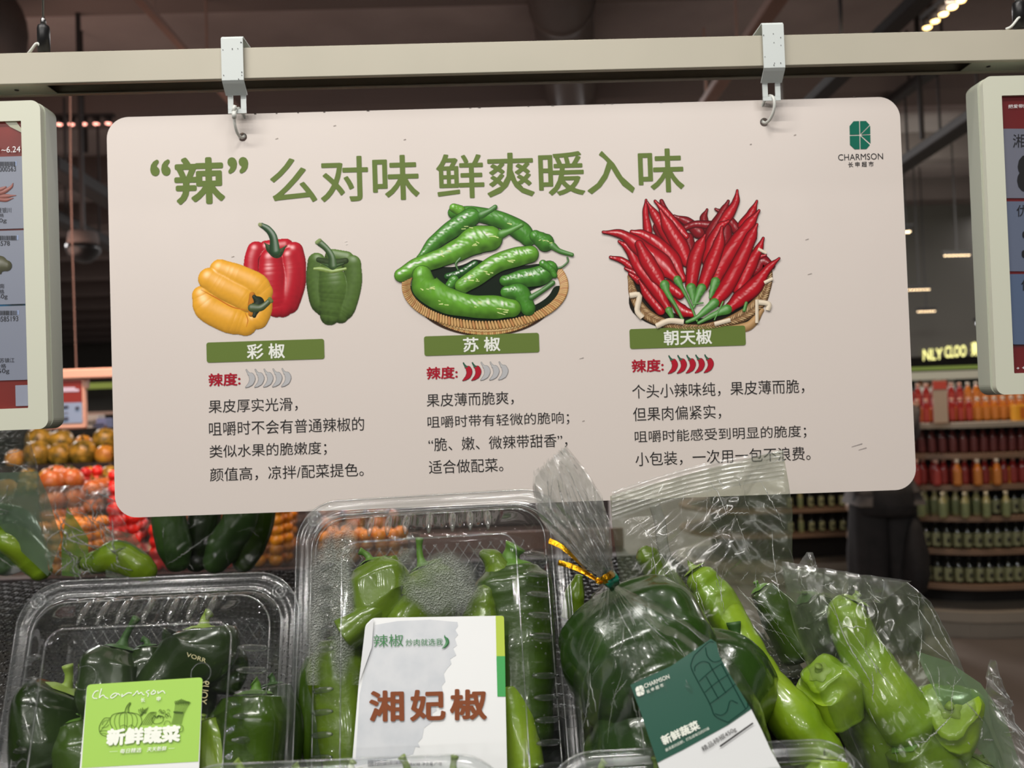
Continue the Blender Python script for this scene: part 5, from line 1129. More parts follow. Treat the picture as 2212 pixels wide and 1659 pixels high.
pepper(lift(fA, [(140, 1490), (118, 1530), (112, 1600), (120, 1680)], -.004), [.020, .026, .026, .022], PM['dark'], SM['light'], 'bulky dark green pepper at the left wall of the left box', 5, .22, 3, lobe=.15, stem=.5)
pepper(lift(fA, [(168, 1560), (176, 1620), (190, 1700)], .004), [.014, .022, .02], PM['deep'], SM['mid'], 'dark pepper in the lower left of the left box beside the lime sticker', 6, .2, stem=.3)
pepper(lift(fA, [(552, 1500), (548, 1560), (540, 1640), (530, 1740)], -.002), [.020, .027, .024, .018], PM['deep'], SM['mid'], 'long dark green pepper standing at the right wall of the left box', 7, .18, 3, lobe=.12, stem=.5)
pepper(lift(fA, [(590, 1480), (596, 1560), (590, 1680)], -.020), [.014, .018, .016], PM['dark'], SM['dark'], 'thin dark pepper behind the long one at the right wall of the left box', 8, .2, stem=.5)
pepper(lift(fA, [(440, 1560), (456, 1610), (476, 1680)], .004), [.010, .014, .014], PM['light'], SM['light'], 'bright yellow green pepper right of the lime sticker', 9, .18, stem=.3)
pepper(lift(fA, [(300, 1480), (300, 1560), (310, 1650)], -.014), [.02, .026, .026], PM['dark'], SM['dark'], 'dark pepper hidden behind the lime sticker', 10, .2, stem=.2)
pepper(lift(fA, [(400, 1480), (400, 1580), (390, 1680)], -.014), [.018, .024, .024], PM['dark'], SM['dark'], 'dark pepper behind the right half of the lime sticker', 11, .2, stem=.2)
# box B: mid green peppers
pepper(lift(fB, [(800, 1215), (812, 1250), (822, 1300), (856, 1340)], .006), [.012, .020, .020, .012], PM['mid'], SM['mid'], 'knobbly bright green pepper at the top left of the middle box', 21, .26, 3, lobe=.16, stem=.6)
pepper(lift(fB, [(835, 1208), (862, 1260), (885, 1320)], -.004), [.008, .010, .010], PM['mid'], SM['mid'], 'slim green pepper tip leaning right at the top left of the middle box', 22, .1, stem=.4)
pepper(lift(fB, [(915, 1228), (925, 1262), (920, 1310), (880, 1350), (840, 1390)], .006), [.012, .020, .021, .018, .014], PM['mid'], SM['mid'], 'green pepper with an upright stem under the misted window of the middle box', 23, .16, 3, lobe=.14, stem=1.1)
pepper(lift(fB, [(955, 1210), (925, 1230)], .0), [.002, .006], PM['mid'], SM['mid'], 'short curved green tip beside the upright stem in the middle box', 24, .05, stem=0)
pepper(lift(fB, [(738, 1372), (790, 1335), (856, 1298)], .012), [.014, .012, .005], PM['mid'], SM['mid'], 'finger-like pepper tip pointing up right, above the white sticker', 25, .14, stem=0)
pepper(lift(fB, [(740, 1380), (735, 1450), (745, 1560), (760, 1680)], -.002), [.014, .022, .020, .018], PM['mid'], SM['mid'], 'pepper running down along the left edge of the white sticker', 26, .14, stem=.2)
pepper(lift(fB, [(714, 1420), (702, 1480), (700, 1560), (718, 1690)], -.012), [.016, .020, .022, .018], PM['deep'], SM['mid'], 'long green pepper at the lower left wall of the middle box', 27, .16, stem=.4)
pepper(lift(fB, [(1105, 1222), (1110, 1262), (1118, 1310), (1122, 1400), (1126, 1520), (1132, 1640)], -.004), [.018, .027, .024, .025, .023, .020], PM['deep'], SM['mid'], 'thick green pepper with a cut stem along the right wall of the middle box', 28, .14, 3, lobe=.1, stem=.5, stemr=.26, rings=.10)
pepper(lift(fB, [(1080, 1240), (1065, 1210), (1036, 1192)], .004), [.010, .008, .003], PM['mid'], SM['mid'], 'curved green pepper tip at the top right of the middle box', 29, .1, stem=0)
pepper(lift(fB, [(1040, 1350), (1044, 1310), (1052, 1280), (1068, 1252)], .010), [.014, .011, .008, .003], PM['mid'], SM['mid'], 'upright green pepper tip between the misted window and the thick pepper', 30, .12, stem=0)
pepper(lift(fB, [(1098, 1480), (1112, 1560), (1130, 1680)], .006), [.012, .016, .016], PM['light'], SM['mid'], 'paler green pepper at the lower right of the white sticker', 31, .1, stem=0)
pepper(lift(fB, [(930, 1330), (960, 1420), (980, 1540), (990, 1650)], -.010), [.02, .027, .027, .022], PM['mid'], SM['mid'], 'green pepper behind the right half of the white sticker', 32, .14, stem=.2)
pepper(lift(fB, [(850, 1380), (840, 1480), (850, 1600)], -.010), [.02, .026, .024], PM['mid'], SM['mid'], 'green pepper behind the left half of the white sticker', 33, .14, stem=.2)
pepper(lift(fB, [(1060, 1400), (1060, 1500), (1050, 1640)], -.014), [.014, .02, .02], PM['deep'], SM['mid'], 'deep green pepper behind the right edge of the white sticker', 34, .14, stem=.2)
fogpatch(fB, (860, 1185, 1060, 1350), .0292, boxB, .85, seed=3); fogpatch(fB, (660, 1100, 790, 1480), .0205, boxB, .9, seed=5); drops(fB, (900, 1230, 1030, 1330), .0291, boxB, 160, 1); drops(fB, (690, 1200, 760, 1420), .024, boxB, 160, 2); drops(fB, (1120, 1220, 1180, 1600), .022, boxB, 60, 3)
# boxes C and D: only their upper rim is in view
for k, (fr, bx_, xs) in enumerate(((fC, 'clear box under the white sticker', (520, 640, 760, 880, 980)), (fD, 'clear box at the bottom right', (1300, 1420, 1540, 1660, 1790)))):
    for j, x in enumerate(xs): pepper(lift(fr, [(x, 1668 if j < 4 or k == 0 else 1640), (x + 5, 1720), (x + 10, 1800)], -.006), [.012, .017, .017], PM['light' if k else 'mid'], SM['light'], '%s green pepper, %s from the left in the %s' % ('yellow' if k else 'fresh', ('first', 'second', 'third', 'fourth', 'fifth')[j], bx_), 40 + k * 7 + j, .14, stem=.4)

# stickers --------------------------------------------------------------
HA = .0312 + .0004
lime = mat('lime_label', (160, 206, 76), .35); white = mat('white_label', (232, 234, 234), .4); wink = mat('label_white_ink', (244, 248, 236), .4)
def rpoly(pts, r_=6, which=None):
    o = []; n = len(pts)
    for i, p_ in enumerate(pts):
        if which is not None and i not in which: o.append(p_); continue
        p_ = Vector(p_); a_ = (Vector(pts[i - 1]) - p_).normalized() * r_; b_ = (Vector(pts[(i + 1) % n]) - p_).normalized() * r_
        for k in range(5): t_ = k / 4; o.append(tuple((p_ + a_ * (1 - t_) ** 2 + b_ * t_ ** 2)))
    return o
plA = fA.pl
flat_poly(plA, rpoly([(188, 1479), (438, 1463), (425, 1790), (160, 1800)], 9, (0, 1)), white, boxA, HA, 'sticker_backing')
flat_poly(plA, rpoly([(188, 1479), (438, 1463), (428.5, 1645), (176, 1659)], 9, (0, 1)), lime, boxA, HA + .0002, 'lime_sticker')
fs = lambda X, Y: (170 + X / 7.135, 1440 + Y / 7.135)
AA = Art(fs, plA, HA + .0006, 5e-6); wc = (246, 250, 240); dk = (62, 88, 30)
def ln(pts, r_=7, c_=wc, n=22): AA.stroke(pts, r_, c_, n=n, m=3, flat=True)
# hand-written line
for pts in ([(300, 372), (255, 385), (215, 450), (230, 485), (280, 490)], [(352, 342), (335, 400), (318, 482), (350, 450), (385, 440), (410, 470), (450, 490)], [(600, 425), (570, 408), (520, 430), (490, 470), (520, 484), (570, 450), (605, 415), (635, 440)],
            [(670, 425), (665, 462), (700, 440), (760, 405), (815, 408)], [(835, 445), (870, 415), (905, 375), (925, 420), (965, 395), (985, 425), (1010, 435)], [(1085, 365), (1040, 390), (1075, 420), (1065, 460)], [(1165, 365), (1120, 400), (1125, 425), (1170, 415), (1185, 385), (1150, 362)], [(1220, 380), (1225, 410), (1265, 385), (1300, 375), (1330, 410)]): ln(pts, 6.5)
# drawn vegetables
def dl(pts, r_=3.2): ln(pts, r_, dk, 18)
for w_ in (1., .72, .42, .08): 
    for s_ in (-1, 1): dl([(725 + s_ * 30 * w_, 700), (725 + s_ * 200 * w_, 740), (725 + s_ * 245 * w_, 850), (720 + s_ * 190 * w_, 960), (715 + s_ * 110 * w_, 1040)], 4 if w_ == 1 else 3)
dl([(710, 700), (735, 620), (780, 560), (800, 565), (770, 630), (770, 710)], 5); dl([(745, 690), (760, 620), (790, 570)], 3)
dl([(480, 790), (390, 800), (315, 930), (340, 1040), (440, 1078)], 4); dl([(330, 1000), (380, 930), (430, 870), (470, 800)]); dl([(330, 1000), (400, 985), (470, 1000)]); dl([(350, 940), (420, 930), (465, 890)]); dl([(345, 1030), (400, 1030), (450, 1060)]); dl([(360, 900), (380, 850), (440, 820)])
for s_ in range(6): dl([(960 + s_ * 30, 900), (1010 + s_ * 30, 820), (1080 + s_ * 22, 720), (1140 + s_ * 10, 700)], 3.4)
for a_ in range(6): dl([(960, 760), (930 + 26 * a_, 700 - 12 * a_), (925 + 28 * a_, 660 - (a_ % 3) * 14), (990 + 8 * a_, 720)], 3)
dl([(1160, 760), (1125, 810), (1150, 870), (1215, 880), (1290, 850), (1300, 790), (1260, 755), (1190, 770)], 4); dl([(1160, 750), (1200, 790), (1230, 750), (1265, 770)], 6)
for a_ in range(14): x, y = 1310 + 70 * math.cos(a_ * 1.3) + (a_ % 3) * 10, 730 + 55 * math.sin(a_ * 1.7); dl([(x - 22, y), (x - 8, y - 20), (x + 12, y - 8), (x + 20, y + 12)], 3)
for a_ in range(9):
    x0 = 1430 + a_ * 18; dl([(x0, 890), (x0 + 40, 740), (x0 + 60 + a_ * 6, 600), (x0 + 70 + a_ * 8, 520 + abs(a_ - 3) * 8)], 3); dl([(x0 + 62 + a_ * 7, 590), (x0 + 52 + a_ * 8, 540), (x0 + 74 + a_ * 9, 500 + abs(a_ - 3) * 12), (x0 + 84 + a_ * 8, 560)], 4)
dl([(1470, 700), (1600, 710)], 12); dl([(1310, 900), (1340, 840), (1400, 850), (1410, 890)]); dl([(1560, 900), (1600, 920), (1600, 990), (1550, 1010)], 4); dl([(860, 1040), (1100, 1010), (1350, 1000), (1550, 1000)], 4); dl([(640, 920), (700, 900), (750, 930)]); dl([(760, 930), (810, 900), (870, 940)])
for x0, y0, x1 in ((475, 1310, 600), (1385, 1262, 1475)): ln([(x0, y0), (x1, y0 - 6)], 2.2)
AA.build('printed_drawing', M['art'], boxA)
def let(pl, f, s_, bl, br, tl, m_, parent, off, wt_=0., name='sticker_text', sp=1., shear=0.): return lettering(s_, pl, f(*bl), f(*br), f(*tl), m_, parent, off, name, wt_, sp, shear)
let(plA, fs, '长', (955, 548), (1022, 543), (957, 478), wink, boxA, HA + .0012, .01); let(plA, fs, '申', (1200, 535), (1262, 530), (1202, 462), wink, boxA, HA + .0012, .01)
let(plA, fs, '新鲜蔬菜', (418, 1225), (1560, 1160), (440, 958), wink, boxA, HA + .0012, .055); let(plA, fs, '每日精选', (635, 1340), (965, 1318), (640, 1268), wink, boxA, HA + .0012, .012, shear=.15); let(plA, fs, '天天新鲜', (1050, 1312), (1355, 1292), (1053, 1242), wink, boxA, HA + .0012, .012, shear=.15)
# round vent hole and embossed letters on lid A
hc = fA.at(434, 1454, .0306); n_ = 30; V, F = tube([hc + (fA.ux * math.cos(2 * math.pi * k / n_) + fA.uy * math.sin(2 * math.pi * k / n_)) * .0062 for k in range(n_ + 1)], .0004, 6, False); obj('vent_hole_edge', V, F, FILM['flange'], boxA)
hc = fA.at(183, 1464, .0306); V, F = tube([hc + (fA.ux * math.cos(2 * math.pi * k / n_) + fA.uy * math.sin(2 * math.pi * k / n_)) * .0072 for k in range(n_ + 1)], .0003, 6, False); obj('vent_hole_edge', V, F, FILM['flange'], boxA)
goldp = mat('moulded_letters', (170, 160, 110), .2, spec=.8)
let(plA, lambda x, y: (x, y), 'VORR', (402, 1418), (444, 1432), (404, 1409), goldp, boxA, .0310, -.02, 'moulded_text'); let(plA, lambda x, y: (x, y), 'YOU9', (430, 1520), (437, 1470), (446, 1522), goldp, boxA, .0310, -.02, 'moulded_text')
# sticker on box B
HB = .0312 + .0004; plB = fB.pl; fb = lambda X, Y: (740 + X / 4.754, 1310 + Y / 4.754)
flat_poly(plB, [fb(*q) for q in rpoly([(310, 118), (1655, 95), (1692, 1760), (85, 1760), (165, 800), (235, 190)], 34, (0, 1, 5))], white, boxB, HB, 'white_sticker')
flat_poly(plB, [fb(*q) for q in rpoly([(1572, 97), (1657, 96), (1668, 510), (1580, 510)], 26, (1,))], mat('lime_stripe', (174, 196, 44), .35), boxB, HB + .0003, 'lime_stripe')
flat_poly(plB, [fb(*q) for q in [(1580, 510), (1668, 510), (1674, 926), (1590, 926)]], mat('green_stripe', (38, 156, 68), .35), boxB, HB + .0003, 'green_stripe')
wet = [(330, 190), (560, 150), (900, 135), (1180, 160)]; rq = random.Random(8)
for x, y in ((1190, 200), (1150, 240), (1192, 290), (1150, 330), (1182, 400), (1140, 430), (1160, 500), (1110, 540), (1115, 590), (1080, 630), (1040, 690), (1056, 770), (1022, 820), (1030, 900), (990, 960), (960, 1010), (975, 1070), (925, 1100), (930, 1180), (830, 1250), (820, 1350), (780, 1400), (800, 1450), (740, 1440), (730, 1520)): wet.append((x + rq.uniform(-8, 8), y))
wet += [(400, 1590), (130, 1640), (175, 900), (280, 430)]
flat_poly(plB, [fb(*q) for q in wet], mat('damp_paper', (206, 209, 213), .3, vary=(192, 197, 203), scale=60), boxB, HB + .00015, 'damp_patch')
flat_poly(plB, [fb(*q) for q in [(252, 190), (320, 125), (300, 420), (178, 760), (165, 800), (238, 200)]], mat('fold_paper', (214, 216, 218), .4), boxB, HB + .0016, 'folded_edge')
grn = mat('leaf_green_ink', (34, 120, 56), .4); brn = mat('copper_brown_ink', (128, 66, 30), .35, spec=.2); gry = mat('grey_ink', (84, 86, 92), .5)
let(plB, fb, '辣椒', (318, 418), (624, 410), (318, 290), grn, boxB, HB + .0010, -.004); let(plB, fb, '炒肉就选我', (648, 408), (1030, 400), (648, 335), grn, boxB, HB + .0010, .0)
let(plB, fb, '湘', (272, 1186), (634, 1180), (272, 865), brn, boxB, HB + .0010, .030); let(plB, fb, '妃', (692, 1182), (1060, 1172), (692, 858), brn, boxB, HB + .0010, .030); let(plB, fb, '椒', (1102, 1172), (1484, 1164), (1102, 850), brn, boxB, HB + .0010, .030)
AB = Art(fb, plB, HB + .0011); AB.stroke([(1048, 312), (1072, 340), (1075, 375), (1050, 412), (1022, 430)], [6, 16, 18, 12, 3], (30, 120, 56), n=16, m=5, spec=.5); AB.stroke([(1048, 298), (1052, 318)], 4, (30, 120, 56), n=4, m=3, flat=True)
for k in range(60): x = 262 + k * 6.7; h_ = 70 - k * .6; AB.stroke([(x, 1578), (x, 1578 + h_)], rq.uniform(1.2, 2.6), (90, 92, 100), n=3, m=3, flat=True, cap=(0, 0))
AB.build('printed_marks', M['art'], boxB); let(plB, fb, '湘妃椒 净含量 产地', (680, 1640), (1020, 1632), (680, 1600), gry, boxB, HB + .0010)

# ---------------------------------------------------------------- plastic bags
def tri(x): x = x - math.floor(x); return 4 * abs(x - .5) - 1
def crumple(p_, seed, amp):
    s_ = 0; rq = random.Random(seed); w_ = Vector((noise.noise(p_ * 14 + Vector((seed, 0, 0))), noise.noise(p_ * 14 + Vector((0, seed, 0))), noise.noise(p_ * 14 + Vector((0, 0, seed))))) * .018
    p2 = p_ + w_
    for k in range(7):
        d = Vector((rq.uniform(-1, 1), rq.uniform(-.4, .4), rq.uniform(-1, 1))).normalized(); f = (14, 22, 31, 45, 64, 90, 128)[k]; m_ = max(0, noise.noise(p_ * 9 + Vector((k * 5, seed, 0))) * 1.3 + .42)
        s_ += tri(p2.dot(d) * f + rq.random()) * (1, .7, .5, .4, .28, .2, .14)[k] * m_
    return s_ * amp
def sheet(name, L_, R_, Y, bulge, seed, m, parent, amp=.004, nu=110, nv=110, side=-1, lean=0., fan=None, edge=0., kind=None, folds=0, fw=1.):
    """film between a left and a right polyline of photo pixels (top to bottom), standing round depth Y and swelling towards the viewer"""
    def along(poly, t_):
        k = t_ * (len(poly) - 1); i = min(int(k), len(poly) - 2); k -= i; return [poly[i][c] * (1 - k) + poly[i + 1][c] * k for c in range(2)]
    V, F = [], []
    for j in range(nv + 1):
        v_ = j / nv; a_, b_ = along(L_, v_), along(R_, v_)
        for i in range(nu + 1):
            u = i / nu; x = a_[0] + (b_[0] - a_[0]) * u; y = a_[1] + (b_[1] - a_[1]) * u
            q = P(x, y, Y - lean * v_); b = bulge * (math.sin(math.pi * u) ** .55) * (math.sin(math.pi * min(1, v_ * .9 + .04)) ** .6)
            d = side * b + crumple(q * 1.0 + Vector((0, side * .3, 0)), seed, amp) * (.35 + .65 * math.sin(math.pi * min(1, u * 1.0)) ** .3)
            if fan:
                fx, fy, fa, fn = fan; an = math.atan2(x - fx, y - fy); dist = math.hypot(x - fx, y - fy)
                d += fa * tri(an * fn + .5 * noise.noise(Vector((an * 3, dist * .01, seed)))) * min(1, dist / 60) * (1 / (1 + dist / 170))
            if edge: q.z += edge * noise.noise(Vector((u * 30, 0, seed))) * max(0, 1 - v_ * 14)
            V.append(q + Vector((0, d, 0)))
    for j in range(nv):
        for i in range(nu): a = j * (nu + 1) + i; F.append((a, a + 1, a + nu + 2, a + nu + 1))
    if folds:                # thin raised folds, whitened to stand for the glints along them
        mb = MB(); rq = random.Random(seed * 7)
        for k in range(folds):
            u, v_ = rq.uniform(.04, .96), rq.uniform(.03, .97); L_c = rq.choice((5, 9, 16, 30, 50, 70)); an = rq.gauss(1.2, .9)
            if fan: an = math.pi / 2 + rq.gauss(0, .35) + (u - .5) * -1.2
            pts = []
            for s_ in range(L_c):
                i, j = int(u * nu), int(v_ * nv)
                if not (1 < i < nu - 1 and 1 < j < nv - 1): break
                pts.append(V[j * (nu + 1) + i] + Vector((0, side * .0006, 0))); an += rq.gauss(0, .035); u += math.cos(an) * .9 / nu; v_ += math.sin(an) * .9 / nv
            if len(pts) < 4: continue
            w_ = rq.choice((.00012, .0002, .0003, .00045)) * fw; n_ = len(pts); mb.tube(pts, [w_ * (.15 + math.sin(math.pi * (i + .5) / n_)) for i in range(n_)], 5)
        mb.build('film_crease_glints', FILM['crease_glint'], parent, True, 'stuff')
    return obj(name, V, F, m, parent, True, kind=kind)
# bag 1: two bell peppers, tied neck
b1 = thing('tied_pepper_bag', 'clear bag of bell peppers tied with gold wire, with a dark green sticker', 'bag', P(1450, 1700, .60))
L1 = [(1308, 1262), (1280, 1290), (1256, 1340), (1240, 1400), (1238, 1450), (1242, 1520), (1250, 1600), (1262, 1700), (1290, 1780)]
R1 = [(1322, 1262), (1420, 1290), (1490, 1330), (1560, 1400), (1600, 1450), (1636, 1510), (1660, 1580), (1680, 1660), (1660, 1780)]
sheet('bag_front', L1, R1, .585, .058, 11, FILM['bag'], b1, .0050, 190, 180, -1, .02, fan=(1315, 1250, .006, 5.2), folds=70)
sheet('bag_back', L1, R1, .592, .045, 12, FILM['bag'], b1, .003, 80, 80, 1, .02, fan=(1315, 1250, .005, 4.0))
L2 = [(1152, 1020), (1150, 1050), (1160, 1110), (1190, 1150), (1240, 1200), (1288, 1240), (1309, 1264)]; R2 = [(1222, 962), (1262, 1010), (1300, 1070), (1318, 1130), (1318, 1180), (1322, 1235), (1323, 1264)]
sheet('gathered_neck', L2, R2, .575, .018, 13, FILM['cuff'], b1, .0075, 140, 150, -1, -.004, fan=(1316, 1262, .010, 9.), edge=.004, folds=110, fw=.8)
sheet('gathered_neck', [(x + 5, y + 8) for x, y in L2], [(x - 2, y + 5) for x, y in R2], .590, .012, 14, FILM['cuff'], b1, .005, 80, 80, 1, .0, fan=(1316, 1262, .007, 8.), edge=.004)
tz = mat('teal_film', (20, 116, 92), .25, coat=.5)
V, F = tube([P(1312, 1240, .572), P(1316, 1252, .565), P(1322, 1262, .572)], [.004, .0055, .004], 12, True, lambda t_, a_, p_: 1 + .3 * math.sin(4 * a_)); obj('teal_tape', V, F, tz, b1)
gold = mat('gold_foil', (214, 160, 30), .2, metal=1., bump=.6, bscale=400)
gt = thing('gold_twist_tie', 'gold foil twist tie round the neck of the bell pepper bag', 'twist tie', P(1310, 1255, .56))
def ribbon(pts, w_, name, tw=0.):
    q, _ = spline([P(x, y, Y_) for x, y, Y_ in pts], [1] * len(pts), 26); V, F = [], []; T, N, B = frames(q)
    for i, p_ in enumerate(q): a_ = tw * i / 25; s_ = N[i] * math.sin(a_) + B[i] * math.cos(a_); V += [p_ - s_ * w_, p_ + N[i] * w_ * .25, p_ + s_ * w_]
    for i in range(len(q) - 1): a = i * 3; F += [(a, a + 1, a + 4, a + 3), (a + 1, a + 2, a + 5, a + 4)]
    obj(name, V, F, gold, gt)
ribbon([(1186, 1168, .57), (1215, 1182, .565), (1250, 1215, .56), (1285, 1250, .556)], .0017, 'tie_end', 2.); ribbon([(1206, 1215, .572), (1240, 1225, .565), (1270, 1240, .558), (1295, 1257, .555)], .0017, 'tie_end', 1.4)
ribbon([(1292, 1258, .556), (1306, 1250, .550), (1322, 1240, .556), (1326, 1236, .575)], .0022, 'tie_loop', .8); ribbon([(1288, 1252, .556), (1300, 1260, .552), (1312, 1254, .552)], .0016, 'tie_loop', 2.6)
def bell(c_, ax, r_, h_, label, seed, m=None, st=.5):
    ax = Vector(ax).normalized(); top = c_ + ax * h_ / 2; pts = [top - ax * h_ * k for k in (0, .12, .3, .55, .8, .95)]
    return pepper(pts, [r_ * .62, r_ * .95, r_ * 1.05, r_, r_ * .8, r_ * .5], m or PM['bell'], SM['dark'], label, seed, .05, 4, 50, 40, stem=st, name='bell_pepper', lobe=.05, cal=.5)
bell(P(1398, 1445, .590), (-.3, .75, .55), .052, .092, 'large dark green bell pepper filling the left of the tied bag', 3)
bell(P(1545, 1500, .612), (.5, .6, .6), .037, .075, 'dark green bell pepper half hidden behind the teal sticker', 5)
bell(P(1390, 1640, .575), (.7, -.2, .5), .040, .075, 'dark bell pepper low in the tied bag, under the sticker', 7)
bell(P(1560, 1680, .59), (-.6, -.2, .5), .038, .075, 'dark bell pepper at the bottom right of the tied bag', 9)
# teal sticker
nT = Vector((.05, -1, .28)).normalized(); plT = Plane(P(1480, 1520, .516), nT); fT = lambda X, Y: (1200 + X / 4.0218, 1300 + Y / 4.0218); tl_m = mat('teal_label', (22, 84, 66), .3, coat=.3)
stk = [(650, 722), (1000, 560), (1350, 322), (1395, 352), (1425, 470), (1500, 610), (1600, 770), (1700, 932)]
flat_poly(plT, [fT(*q) for q in stk + [(1790, 1110), (1870, 1290), (1990, 1500), (1050, 1900), (880, 1380), (740, 960)]], white, b1, .0, 'sticker_backing')
flat_poly(plT, [fT(*q) for q in stk + [(1500, 1070), (1300, 1180), (1100, 1290), (940, 1370), (885, 1400), (740, 960)]], tl_m, b1, .0003, 'teal_sticker')
let(plT, fT, 'CHARMSON', (775, 752), (992, 664), (765, 716), wink, b1, .0010, .01, name='logo_text'); let(plT, fT, '长 申 超 市', (795, 798), (942, 735), (785, 768), wink, b1, .0010, .01, name='logo_text')
quad_emblem(plT, lambda x, y: fT(690 + 68 * x + 20 * y, 745 - 26 * x + 82 * y), wink, b1, .0010)
let(plT, fT, '新鲜蔬菜', (942, 1250), (1262, 1102), (905, 1172), wink, b1, .0010, .035); let(plT, fT, '最清晨的田野，打包成每日的问候', (960, 1304), (1340, 1110), (950, 1278), wink, b1, .0010, -.01)
let(plT, fT, '精品柿椒450g', (1290, 1312), (1580, 1128), (1262, 1262), M['black_ink'], b1, .0010, .0)
flat_poly(plT, [fT(*q) for q in [(1425, 1250), (1712, 1048), (1720, 1058), (1433, 1262)]], M['black_ink'], b1, .0010, 'printed_rule')
AT = Art(fT, plT, .0008); lc = (12, 50, 42)
for pts in ([(1210, 460), (1185, 520), (1190, 600), (1340, 880), (1385, 990), (1500, 1048)], [(1500, 1048), (1660, 925), (1668, 880)], [(1210, 460), (1330, 352), (1375, 350)], [(1210, 600), (1215, 560), (1270, 520), (1330, 530), (1360, 580), (1480, 790)], [(1305, 400), (1320, 470), (1370, 520), (1430, 510), (1445, 490)],
            [(1250, 690), (1350, 600), (1455, 530)], [(1300, 785), (1400, 700), (1505, 630)], [(1340, 888), (1460, 800), (1568, 710)], [(1310, 650), (1415, 840)], [(1445, 545), (1650, 925)], [(1385, 972), (1440, 985), (1490, 950), (1520, 860), (1582, 880)]): AT.stroke(pts, 3.0, lc, n=20, m=3, flat=True)
AT.build('printed_emblem_outline', M['art'], b1)
# bag 2: tall zip bag behind
b2 = thing('zip_pepper_bag', 'tall crinkled clear bag with a pleated top edge reaching over the foot of the sign', 'bag', P(1560, 1700, .70))
L3 = [(1318, 1072), (1322, 1130), (1330, 1190), (1340, 1260), (1370, 1330), (1420, 1400), (1480, 1500), (1560, 1620), (1640, 1760)]; R3 = [(1692, 972), (1704, 1040), (1712, 1110), (1710, 1190), (1722, 1260), (1770, 1360), (1830, 1480), (1890, 1600), (1950, 1760)]
sheet('bag_front', L3, R3, .690, .026, 21, FILM['bag'], b2, .0085, 190, 190, -1, .02, edge=.003, folds=70); sheet('bag_back', L3, R3, .705, .022, 22, FILM['bagmurk'], b2, .005, 90, 90, 1, .02)
# pleated top strip
V, F = [], []; nu, nv = 120, 26
for j in range(nv + 1):
    for i in range(nu + 1):
        u, v_ = i / nu, j / nv; x = 1322 + 372 * u; y = 1062 - 90 * u + v_ * 62 - 12 * math.sin(math.pi * u) + (2.5 * noise.noise(Vector((u * 40, 0, 2))) if j == 0 else 0)
        q = P(x, y, .682); V.append(q + Vector((0, .0011 * tri(v_ * 6.5 + .15 * noise.noise(Vector((u * 5, 1, 1)))) + .003 * noise.noise(Vector((u * 7, v_, 5))), 0)))
for j in range(nv):
    for i in range(nu): a = j * (nu + 1) + i; F.append((a, a + 1, a + nu + 2, a + nu + 1))
obj('pleated_top', V, F, FILM['cuff'], b2)
V, F = tube(spline([P(x, y, .68) for x, y in ((1414, 1090), (1426, 1130), (1432, 1180), (1448, 1230), (1474, 1290))], [.0045, .006, .006, .005, .003], 90)[0], [.0042 + .0006 * (i % 2) for i in range(90)], 10); obj('side_seam', V, F, FILM['cuff'], b2)
pepper([P(1500, 1232, .68), P(1545, 1295, .67), P(1600, 1380, .65), P(1650, 1470, .63), P(1720, 1560, .61), P(1800, 1680, .60)], [.011, .0155, .013, .014, .018, .020], PM['light'], SM['light'], 'long yellow green pepper running down the middle of the zip bag', 61, .10, stem=.6, n=80, rings=.2)
pepper([P(1386, 1182, .70), P(1400, 1205, .70), P(1440, 1260, .70), P(1490, 1330, .70)], [.004, .010, .012, .012], PM['mid'], SM['mid'], 'curved green pepper tip at the upper left inside the zip bag', 62, .12, stem=0)
pepper([P(1252, 1240, .66), P(1242, 1290, .66), P(1238, 1340, .66)], [.003, .008, .009], PM['mid'], SM['mid'], 'small dark upright pepper tip left of the gold tie', 63, .1, stem=0)
pepper([P(1620, 1520, .69), P(1680, 1600, .68), P(1750, 1700, .67)], [.014, .022, .022], PM['light'], SM['light'], 'yellow green pepper under the long one, right of the teal sticker', 64, .14, stem=.3)
pepper([P(1760, 1330, .70), P(1790, 1400, .70), P(1810, 1480, .69)], [.014, .019, .017], PM['deep'], SM['mid'], 'shaded green pepper between the zip bag and the right bag', 65, .14, stem=.4)
pepper([P(1640, 1270, .705), P(1690, 1340, .70), P(1740, 1430, .69)], [.010, .016, .016], PM['deep'], SM['mid'], 'shaded green pepper right of the long one in the zip bag', 67, .12, stem=.3)
pepper([P(1840, 1560, .70), P(1880, 1620, .69), P(1900, 1700, .68)], [.014, .02, .02], PM['deep'], SM['mid'], 'shaded pepper low between the two right bags', 66, .14, stem=.3)
# bag 3: right bag
b3 = thing('pepper_bag', 'clear bag of light green peppers at the lower right', 'bag', P(1900, 1700, .62))
L4 = [(1690, 1222), (1700, 1290), (1716, 1360), (1740, 1430), (1770, 1500), (1800, 1560), (1830, 1620), (1860, 1690), (1880, 1780)]; R4 = [(1960, 1258), (2010, 1300), (2046, 1370), (2072, 1430), (2090, 1480), (2120, 1540), (2146, 1600), (2180, 1680), (2200, 1780)]
sheet('bag_front', L4, R4, .625, .030, 31, FILM['bagmilk'], b3, .0080, 190, 180, -1, .03, folds=60); sheet('bag_back', L4, R4, .640, .024, 32, FILM['bagmurk'], b3, .005, 90, 90, 1, .03)
sheet('rolled_top', [(1688, 1212), (1694, 1250), (1706, 1280)], [(1968, 1254), (1920, 1290), (1910, 1304)], .622, .010, 33, FILM['cuff'], b3, .004, 110, 40, -1, folds=30)
pepper([P(1846, 1296, .63), P(1832, 1330, .63), P(1852, 1390, .63), P(1886, 1450, .625), P(1930, 1520, .62), P(1990, 1600, .615)], [.010, .0145, .0155, .0175, .020, .021], PM['light'], SM['light'], 'tall yellow green pepper bent over at its top in the right bag', 71, .05, stem=.3, n=80, lobe=.04)
